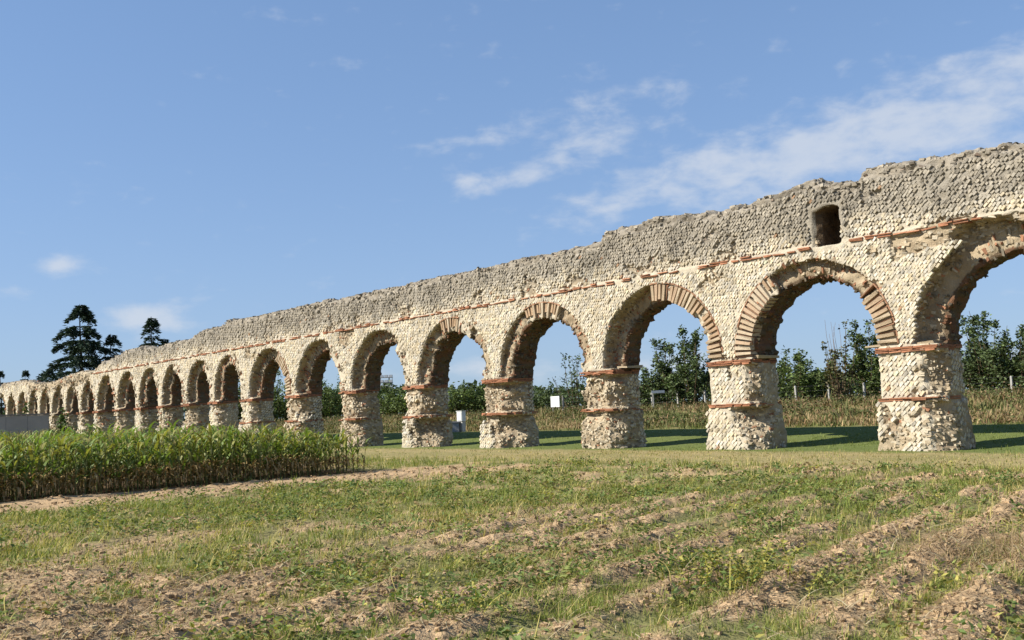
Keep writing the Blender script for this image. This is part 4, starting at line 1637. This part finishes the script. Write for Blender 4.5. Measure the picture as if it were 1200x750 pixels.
HG = 'shrubs of the hedge behind the fence'
plants = [
    # px, dist, H, width, label, cols, kwargs
    (1262, 66, 4.6, 4.2, 'leafy shrub of the hedge at the right edge of the picture', G3, dict(shoots=5)),
    (1196, 66, 4.4, 3.6, 'tall loose shrub with thin shoots at the far right under the arch', G3, dict(shoots=6)),
    (1163, 68, 5.4, 3.6, 'tall dark shrub with high forked shoots right of the nearest pier', G3, dict(shoots=7, n_st=18)),
    (1135, 70, 5.0, 3.0, 'slim dark shrub beside the right side of the nearest pier', G3, dict(shoots=4, n_st=12)),
    (1085, 72, 3.6, 3.6, 'green shrub hidden largely behind the nearest pier', G1, {}),
    (1022, 66, 4.9, 3.2, 'feathery tall shrub against the left side of the nearest pier', G2, dict(shoots=8, n_st=14)),
    (988, 62, 5.0, 2.0, 'half bare shrub with dead brown stems sticking up', (np.array([.10, .075, .04]), np.array([.09, .10, .04])), dict(shoots=1, n_st=9, bare=6, dens=26)),
    (968, 72, 3.4, 4.0, 'round green shrub behind the fence in the widest arch', G1, dict(shoots=3)),
    (935, 70, 3.7, 4.2, 'dense green shrub behind the fence posts in the widest arch', G1, dict(n_st=20)),
    (905, 74, 3.6, 4.0, 'green shrub beside the second pier of the widest arch', G1, {}),
    (855, 74, 3.6, 4.0, 'green shrub hidden behind the second pier', G1, {}),
    (815, 70, 5.3, 3.4, 'tall loose shrub with straight upright shoots left of the second pier', G3, dict(shoots=9, n_st=13)),
    (788, 72, 4.6, 3.2, 'dark shrub with slanting shoots in the second arch', G3, dict(shoots=8, n_st=12)),
    (758, 74, 3.0, 3.0, 'low dark shrub beside the broken third pier', G3, dict(n_st=12)),
    (722, 84, 3.4, 4.0, 'green shrub hidden behind the third pier', G1, {}),
    (676, 84, 4.6, 4.0, 'spreading small tree with open branches left of the third pier', G3, dict(shoots=6, n_st=12, dens=18)),
    (640, 104, 2.6, 6.0, 'low dark hedge shrub behind the white board', G3, {}),
    (612, 104, 2.6, 6.0, 'low dark hedge shrub behind the fourth pier', G3, {}),
    (566, 98, 3.0, 5.0, 'green hedge shrub beside the fourth pier in the arch with the cabinet', G1, {}),
    (536, 98, 3.1, 5.0, 'green hedge shrub behind the meter cabinet', G1, {}),
    (505, 104, 3.4, 5.0, 'green hedge shrub behind the fifth pier', G1, {}),
    (474, 108, 3.6, 5.0, 'green hedge shrub right of the floodlight mast', G1, {}),
    (445, 112, 3.8, 5.0, 'green hedge shrub left of the floodlight mast', G1, {}),
    (408, 116, 5.2, 6.0, 'tall green shrub behind the sixth pier', G1, {}),
    (384, 108, 5.4, 5.5, 'tall leafy shrub in the arch beside the seventh pier', G1, dict(n_st=20)),
    (330, 118, 6.0, 6.0, 'tall green shrub seen through the narrow far arch', G1, {}),
    (285, 128, 6.0, 7.0, 'dark green shrub behind the eighth pier', G1, {}),
]
for (px, dist, H, wd, lab, cols, kw) in plants:
    x, y = at(px, dist)
    shrub(x, y, H, wd, lab, rs, cols, group=HG, leaf=.16 + .0011 * dist, **{**dict(dens=66), **kw})
x, y = at(58, 66)
x2, y2 = at(64, 64)
shrub(x2, y2, 2.6, 1.8, 'dark green bush at the end of the grey wall beyond the corn', rs, (np.array([.05, .09, .02]), np.array([.10, .14, .04])), n_st=18, dens=60, shoots=2, leaf=.2)
xb_, yb_ = at(22, 84)
shrub(xb_, yb_, 3.6, 3.2, 'green bush behind the grey wall near the left edge', rs, G2, n_st=16, dens=40, shoots=1, leaf=.28)


def conifer(x, y, H, spread, label, rng, tiers=11, gap=.5, droop=.25, name='cedar_tree', zbase=0, tip=1.0, cat='tree', fol=1.0, up=.16):
    root = empty(name, (x, y, zbase))
    tag(root, label, cat)
    tr, cr = Acc(), Acc()
    zz = np.linspace(0, H, 9)
    tube(tr, np.stack([x + .01 * H * np.sin(zz / H * 5), np.full(9, y), zbase + zz], -1), np.linspace(.020, .0015, 9) * H, np.array([.07, .06, .045]), 6)
    for i in range(tiers + 4):
        f = (i + .4 + rng.uniform(-.25, .25)) / tiers if i < tiers else .93 + .02 * (i - tiers)
        h = H * (.10 + .895 * f)
        Lb = spread * (1 - f) ** .75 * tip
        nb = rng.randint(5, 8) if f < .8 else 4
        a0 = rng.uniform(0, 6.28)
        for b in range(nb):
            a = a0 + b * 6.28 / nb + rng.normal(0, .3)
            L = Lb * rng.uniform(.45, 1.2) + .018 * H
            t = np.linspace(0, 1, 6)
            pts = np.stack([x + L * t * math.cos(a), y + L * t * math.sin(a), zbase + h + L * (up * t - (droop + up) * t ** 2.2)], -1)
            tube(tr, pts, np.linspace(.005, .0012, 6) * H * (.4 + .6 * (1 - f)), np.array([.09, .07, .05]), 4)
            n = int(30 * L * fol) + 8
            tt = rng.uniform(.12, 1.02, n) ** .8
            p = np.stack([np.interp(tt, t, pts[:, k]) for k in range(3)], -1)
            wdt = .12 * L * (1.1 - tt * .8)
            s = rng.normal(0, 1, n) * wdt
            p += np.stack([-math.sin(a) * s, math.cos(a) * s, -np.abs(rng.normal(0, .018 * H, n)) * (.3 + tt)], -1)
            c = np.array([.032, .056, .036]) * (1 + rng.normal(0, .25, n))[:, None] + np.array([.012, .016, .006]) * rng.rand(n)[:, None]
            v, q, cc = leaf_quads(p, rng.uniform(.02, .042, n) * H, rng.uniform(.006, .014, n) * H, a + rng.normal(0, .7, n), rng.uniform(-.7, .35, n), np.clip(c, .008, .3), rng)
            cr.add(v, q, None, cc)
    tr.obj('trunk', M_BARK, root)
    cr.obj('crown', M_NEEDLE, root)


rc = np.random.RandomState(77)
def con(px, dist, topy, spread, label, hz, **kw):
    x, y = at(px, dist)
    # bearing of the top gives its height
    d = pix_dir(px, topy)
    H = CAM_H + d.z / d.y * dist
    conifer(x, y, H, spread, label, rc, **kw)


con(95, 150, 356, 9.6, 'largest dark cedar tree with tiered drooping branches behind the aqueduct', 0, tiers=15, fol=1.9)
con(131, 152, 391, 6.0, 'smaller cedar tree just right of the largest cedar', 0, tiers=10, fol=1.5)
con(179, 140, 371, 4.6, 'slim cedar top rising over the wall right of the large cedar', 0, tiers=14, fol=1.7, droop=.35)
con(194, 140, 396, 1.2, 'short conifer tip beside the slim cedar', 0, tiers=9, fol=1.4)
con(58, 140, 431, 4.0, 'small drooping cedar left of the largest cedar', 0, tiers=8, fol=1.5, droop=.45)
con(30, 160, 433, 1.9, 'small dark conifer far to the left above the aqueduct', 0, tiers=9, fol=2.2)
con(1, 165, 434, 1.7, 'dark conifer at the left edge of the picture', 0, tiers=9, fol=2.2)
con(552, 118, 448, 1.6, 'small spruce with a thin pointed top in the arch behind the cabinet', 0, tiers=11, fol=2.2, name='spruce_tree', droop=.1)
con(528, 118, 474, 1.5, 'short spruce left of the thin pointed spruce', 0, tiers=8, fol=2.2, name='spruce_tree', droop=.1)
con(468, 125, 458, 1.7, 'small spruce right of the floodlight mast', 0, tiers=10, fol=2.2, name='spruce_tree', droop=.1)
con(563, 112, 462, 1.4, 'narrow spruce tight against the fourth pier', 0, tiers=9, fol=2.2, name='spruce_tree', droop=.1)


def far_wood():
    """far tree belt along the horizon that reads as one mass"""
    rng = np.random.RandomState(321)
    acc = Acc()
    n = 26000
    a = rng.uniform(-1.0, 1.0, n)
    R_ = rng.uniform(235, 300, n)
    x, y = R_ * np.sin(a), R_ * np.cos(a)
    top = 3.2 + 5.5 * fbm(a * 14, a * 0, a * 0, 7, 3)
    z = 1.0 + top * rng.rand(n) ** .7
    c = np.array([.05, .075, .035]) * (1 + rng.normal(0, .25, n))[:, None]
    v, q, cc = leaf_quads(np.stack([x, y, z], -1), rng.uniform(.9, 2.0, n), rng.uniform(.7, 1.4, n), rng.uniform(0, 6.28, n), rng.uniform(-.5, 1, n), np.clip(c, .01, .3), rng)
    acc.add(v, q, None, cc)
    tag(acc.obj('tree_belt', M_LEAF), 'far belt of trees along the horizon', 'trees', kind='stuff')


far_wood()

# ------------------------------------------------------------------ fence
def build_fence():
    pts = []
    for px, dist in ((1322, 56), (1255, 58), (1188, 60), (1124, 61), (1066, 62), (1014, 63), (973, 64), (934, 65), (897, 66.5), (862, 68), (827, 69), (795, 70), (765, 71.5), (735, 73), (706, 75), (660, 78)):
        x, y = at(px, dist)
        pts.append((x, y, float(ground_z(np.array([x]), np.array([y]), fine=False)[0])))
    root = empty('wire_fence', pts[7])
    tag(root, 'wire fence on thin pale concrete posts along the bank behind the arches', 'fence')
    me_acc = Acc()
    # post: slim tapered square post with a chamfered cap
    prof = [(.058, 0), (.055, 1.18), (.03, 1.24)]
    V, Q = [], []
    for (w_, h_) in prof:
        for sx, sy in ((-1, -1), (1, -1), (1, 1), (-1, 1)): V.append((sx * w_, sy * w_, h_))
    for k in range(2):
        for j in range(4): Q.append((k * 4 + j, k * 4 + (j + 1) % 4, k * 4 + 4 + (j + 1) % 4, k * 4 + 4 + j))
    Q.append((8, 9, 10, 11))
    me_acc.add(V, Q, None, np.array([.40, .385, .35]))
    pm = me_acc.mesh('post', M_CONC)
    rng = np.random.RandomState(8)
    for p in pts:
        o = bpy.data.objects.new('post', pm)
        link(o, root)
        o.location = (p[0], p[1], p[2] - .05)
        o.rotation_euler = (rng.normal(0, .015), rng.normal(0, .03), .6)
    for hz in (.45, .8, 1.12):
        acc = Acc()
        tube(acc, [np.array(p) + np.array([0, -.06, hz]) for p in pts], [.0028] * len(pts), np.array([.2, .2, .19]), 4)
        acc.obj('wire', M_WIRE, root)


build_fence()


# ------------------------------------------------------------------ meter cabinet, white board, floodlight mast, grey wall
def build_cabinet():
    x, y = at(538.5, 58)
    z = float(ground_z(np.array([x]), np.array([y]), fine=False)[0])
    zz = z - .05
    root = empty('meter_cabinet', (x, y, zz))
    tag(root, 'white meter cabinet on a pale plinth beside a low grey box', 'utility cabinet')
    rz = -.8
    a = Acc(); box_acc(a, (x + .13, y, zz + .35), (.30, .26, .75), np.array([.62, .60, .55]), rz); a.obj('plinth', M_CONC, root)
    a = Acc(); box_acc(a, (x + .08, y, zz + .98), (.46, .30, .58), np.array([.80, .80, .78]), rz)
    box_acc(a, (x + .08, y, zz + 1.285), (.52, .36, .04), np.array([.78, .78, .76]), rz); a.obj('housing', M_PAINT, root)
    a = Acc()
    ox, oy = math.sin(rz) * .16, -math.cos(rz) * .16
    box_acc(a, (x + .08 + ox, y + oy, zz + .98), (.38, .02, .48), np.array([.74, .74, .72]), rz); d = a.obj('door', M_PAINT, root)
    a = Acc(); box_acc(a, (x + .20 + ox * 1.12, y + oy * 1.12, zz + .98), (.03, .02, .08), np.array([.2, .2, .2]), rz); a.obj('latch', M_PAINT, d)
    xl, yl = x - .28, y - .1
    root2 = empty('grey_box', (xl, yl, zz))
    tag(root2, 'low grey concrete box with a darker lid beside the white meter cabinet', 'utility box')
    a = Acc(); box_acc(a, (xl, yl, zz + .30), (.42, .42, .62), np.array([.36, .37, .38]), .1); a.obj('body', M_CONC, root2)
    a = Acc(); box_acc(a, (xl, yl, zz + .65), (.52, .52, .08), np.array([.18, .19, .2]), .1, .94); a.obj('lid', M_CONC, root2)


def build_board():
    x, y = at(651, 74)
    z = float(ground_z(np.array([x]), np.array([y]), fine=False)[0])
    root = empty('white_board', (x, y, z))
    tag(root, 'small plain white board standing in the dry weeds left of the third pier', 'board')
    rz = -.75
    cr, sr = math.cos(rz), math.sin(rz)
    a = Acc(); box_acc(a, (x, y, z + .85), (.84, .05, .82), np.array([.9, .9, .88]), rz); b = a.obj('panel', M_PAINT, root)
    a = Acc()
    for dx in (-.42, .42): box_acc(a, (x + dx * cr, y + dx * sr, z + .85), (.035, .07, .86), np.array([.7, .7, .68]), rz)
    a.obj('frame', M_PAINT, b)
    for dx in (-.3, .3):
        a = Acc(); box_acc(a, (x + dx * cr - .06 * sr, y + dx * sr + .06 * cr, z + .4), (.06, .05, 1.0), np.array([.35, .33, .3]), rz); a.obj('leg', M_PAINT, root)
    x2, y2 = at(660, 74)
    rt = empty('stake', (x2, y2, z)); tag(rt, 'thin pale stake just right of the white board', 'stake')
    a = Acc(); tube(a, [(x2, y2, z - .1), (x2 - .02, y2, z + .6), (x2 - .03, y2, z + 1.25)], [.04, .038, .03], np.array([.42, .39, .34]), 6); a.obj('shaft', M_CONC, rt)
    a = Acc(); tube(a, [(x2 - .03, y2, z + 1.25), (x2 - .03, y2, z + 1.29)], [.036, .02], np.array([.5, .47, .42]), 6); a.obj('tip', M_CONC, rt)
    # pale cross board on the fence line
    x3, y3 = at(772, 69)
    z3 = float(ground_z(np.array([x3]), np.array([y3]), fine=False)[0])
    rt = empty('sign_board', (x3, y3, z3)); tag(rt, 'pale horizontal board on a post in front of the shrubs in the second arch', 'sign')
    a = Acc(); box_acc(a, (x3, y3 - .06, z3 + 1.22), (.95, .03, .18), np.array([.52, .56, .60]), .1); a.obj('panel', M_PAINT, rt)
    a = Acc(); box_acc(a, (x3 - .35, y3, z3 + .6), (.07, .07, 1.4), np.array([.5, .48, .44]), .1); a.obj('post', M_CONC, rt)


def build_mast():
    x, y = at(457, 150)
    z = .9
    root = empty('floodlight_mast', (x, y, z))
    tag(root, 'tall floodlight mast with a rack of lamps seen through an arch', 'floodlight')
    a = Acc(); tube(a, [(x, y, z), (x, y, z + 3), (x, y, z + 6.6)], [.17, .14, .10], np.array([.42, .43, .44]), 8); a.obj('pole', M_WIRE, root)
    a = Acc()
    for hz in (4.75, 5.5, 6.3): box_acc(a, (x - .4, y - .1, z + hz), (2.0, .1, .1), np.array([.40, .41, .42]))
    for dx in (-1.3, .5): box_acc(a, (x + dx, y - .1, z + 5.55), (.08, .08, 1.9), np.array([.40, .41, .42]))
    r = a.obj('lamp_rack', M_WIRE, root)
    for hz in (4.95, 5.75, 6.5):
        for dx in (-1.1, -.4, .3):
            a = Acc()
            box_acc(a, (x + dx, y - .3, z + hz), (.55, .28, .42), np.array([.44, .45, .47]))
            box_acc(a, (x + dx, y - .46, z + hz), (.47, .03, .34), np.array([.6, .62, .65]))
            a.obj('lamp', M_PAINT, r)


def build_wall():
    x0, y0 = at(-160, 56); x1, y1 = at(57, 62)
    root = empty('boundary_wall', (x1, y1, 0))
    tag(root, 'low grey concrete wall with a flat coping behind the corn at the left', 'wall')
    L = math.hypot(x1 - x0, y1 - y0); rz = math.atan2(y1 - y0, x1 - x0)
    n = 8
    for i in range(n):
        t = (i + .5) / n
        a = Acc(); box_acc(a, (x0 + (x1 - x0) * t, y0 + (y1 - y0) * t, 1.2), (L / n - .015, .16, 2.5), np.array([.34, .335, .325]) * (1 + .05 * math.sin(i * 5)), rz)
        a.obj('panel', M_CONC, root)
    a = Acc(); box_acc(a, ((x0 + x1) / 2, (y0 + y1) / 2, 2.51), (L + .1, .26, .09), np.array([.20, .19, .18]), rz); a.obj('coping', M_CONC, root)


build_cabinet()
build_board()
build_mast()
build_wall()
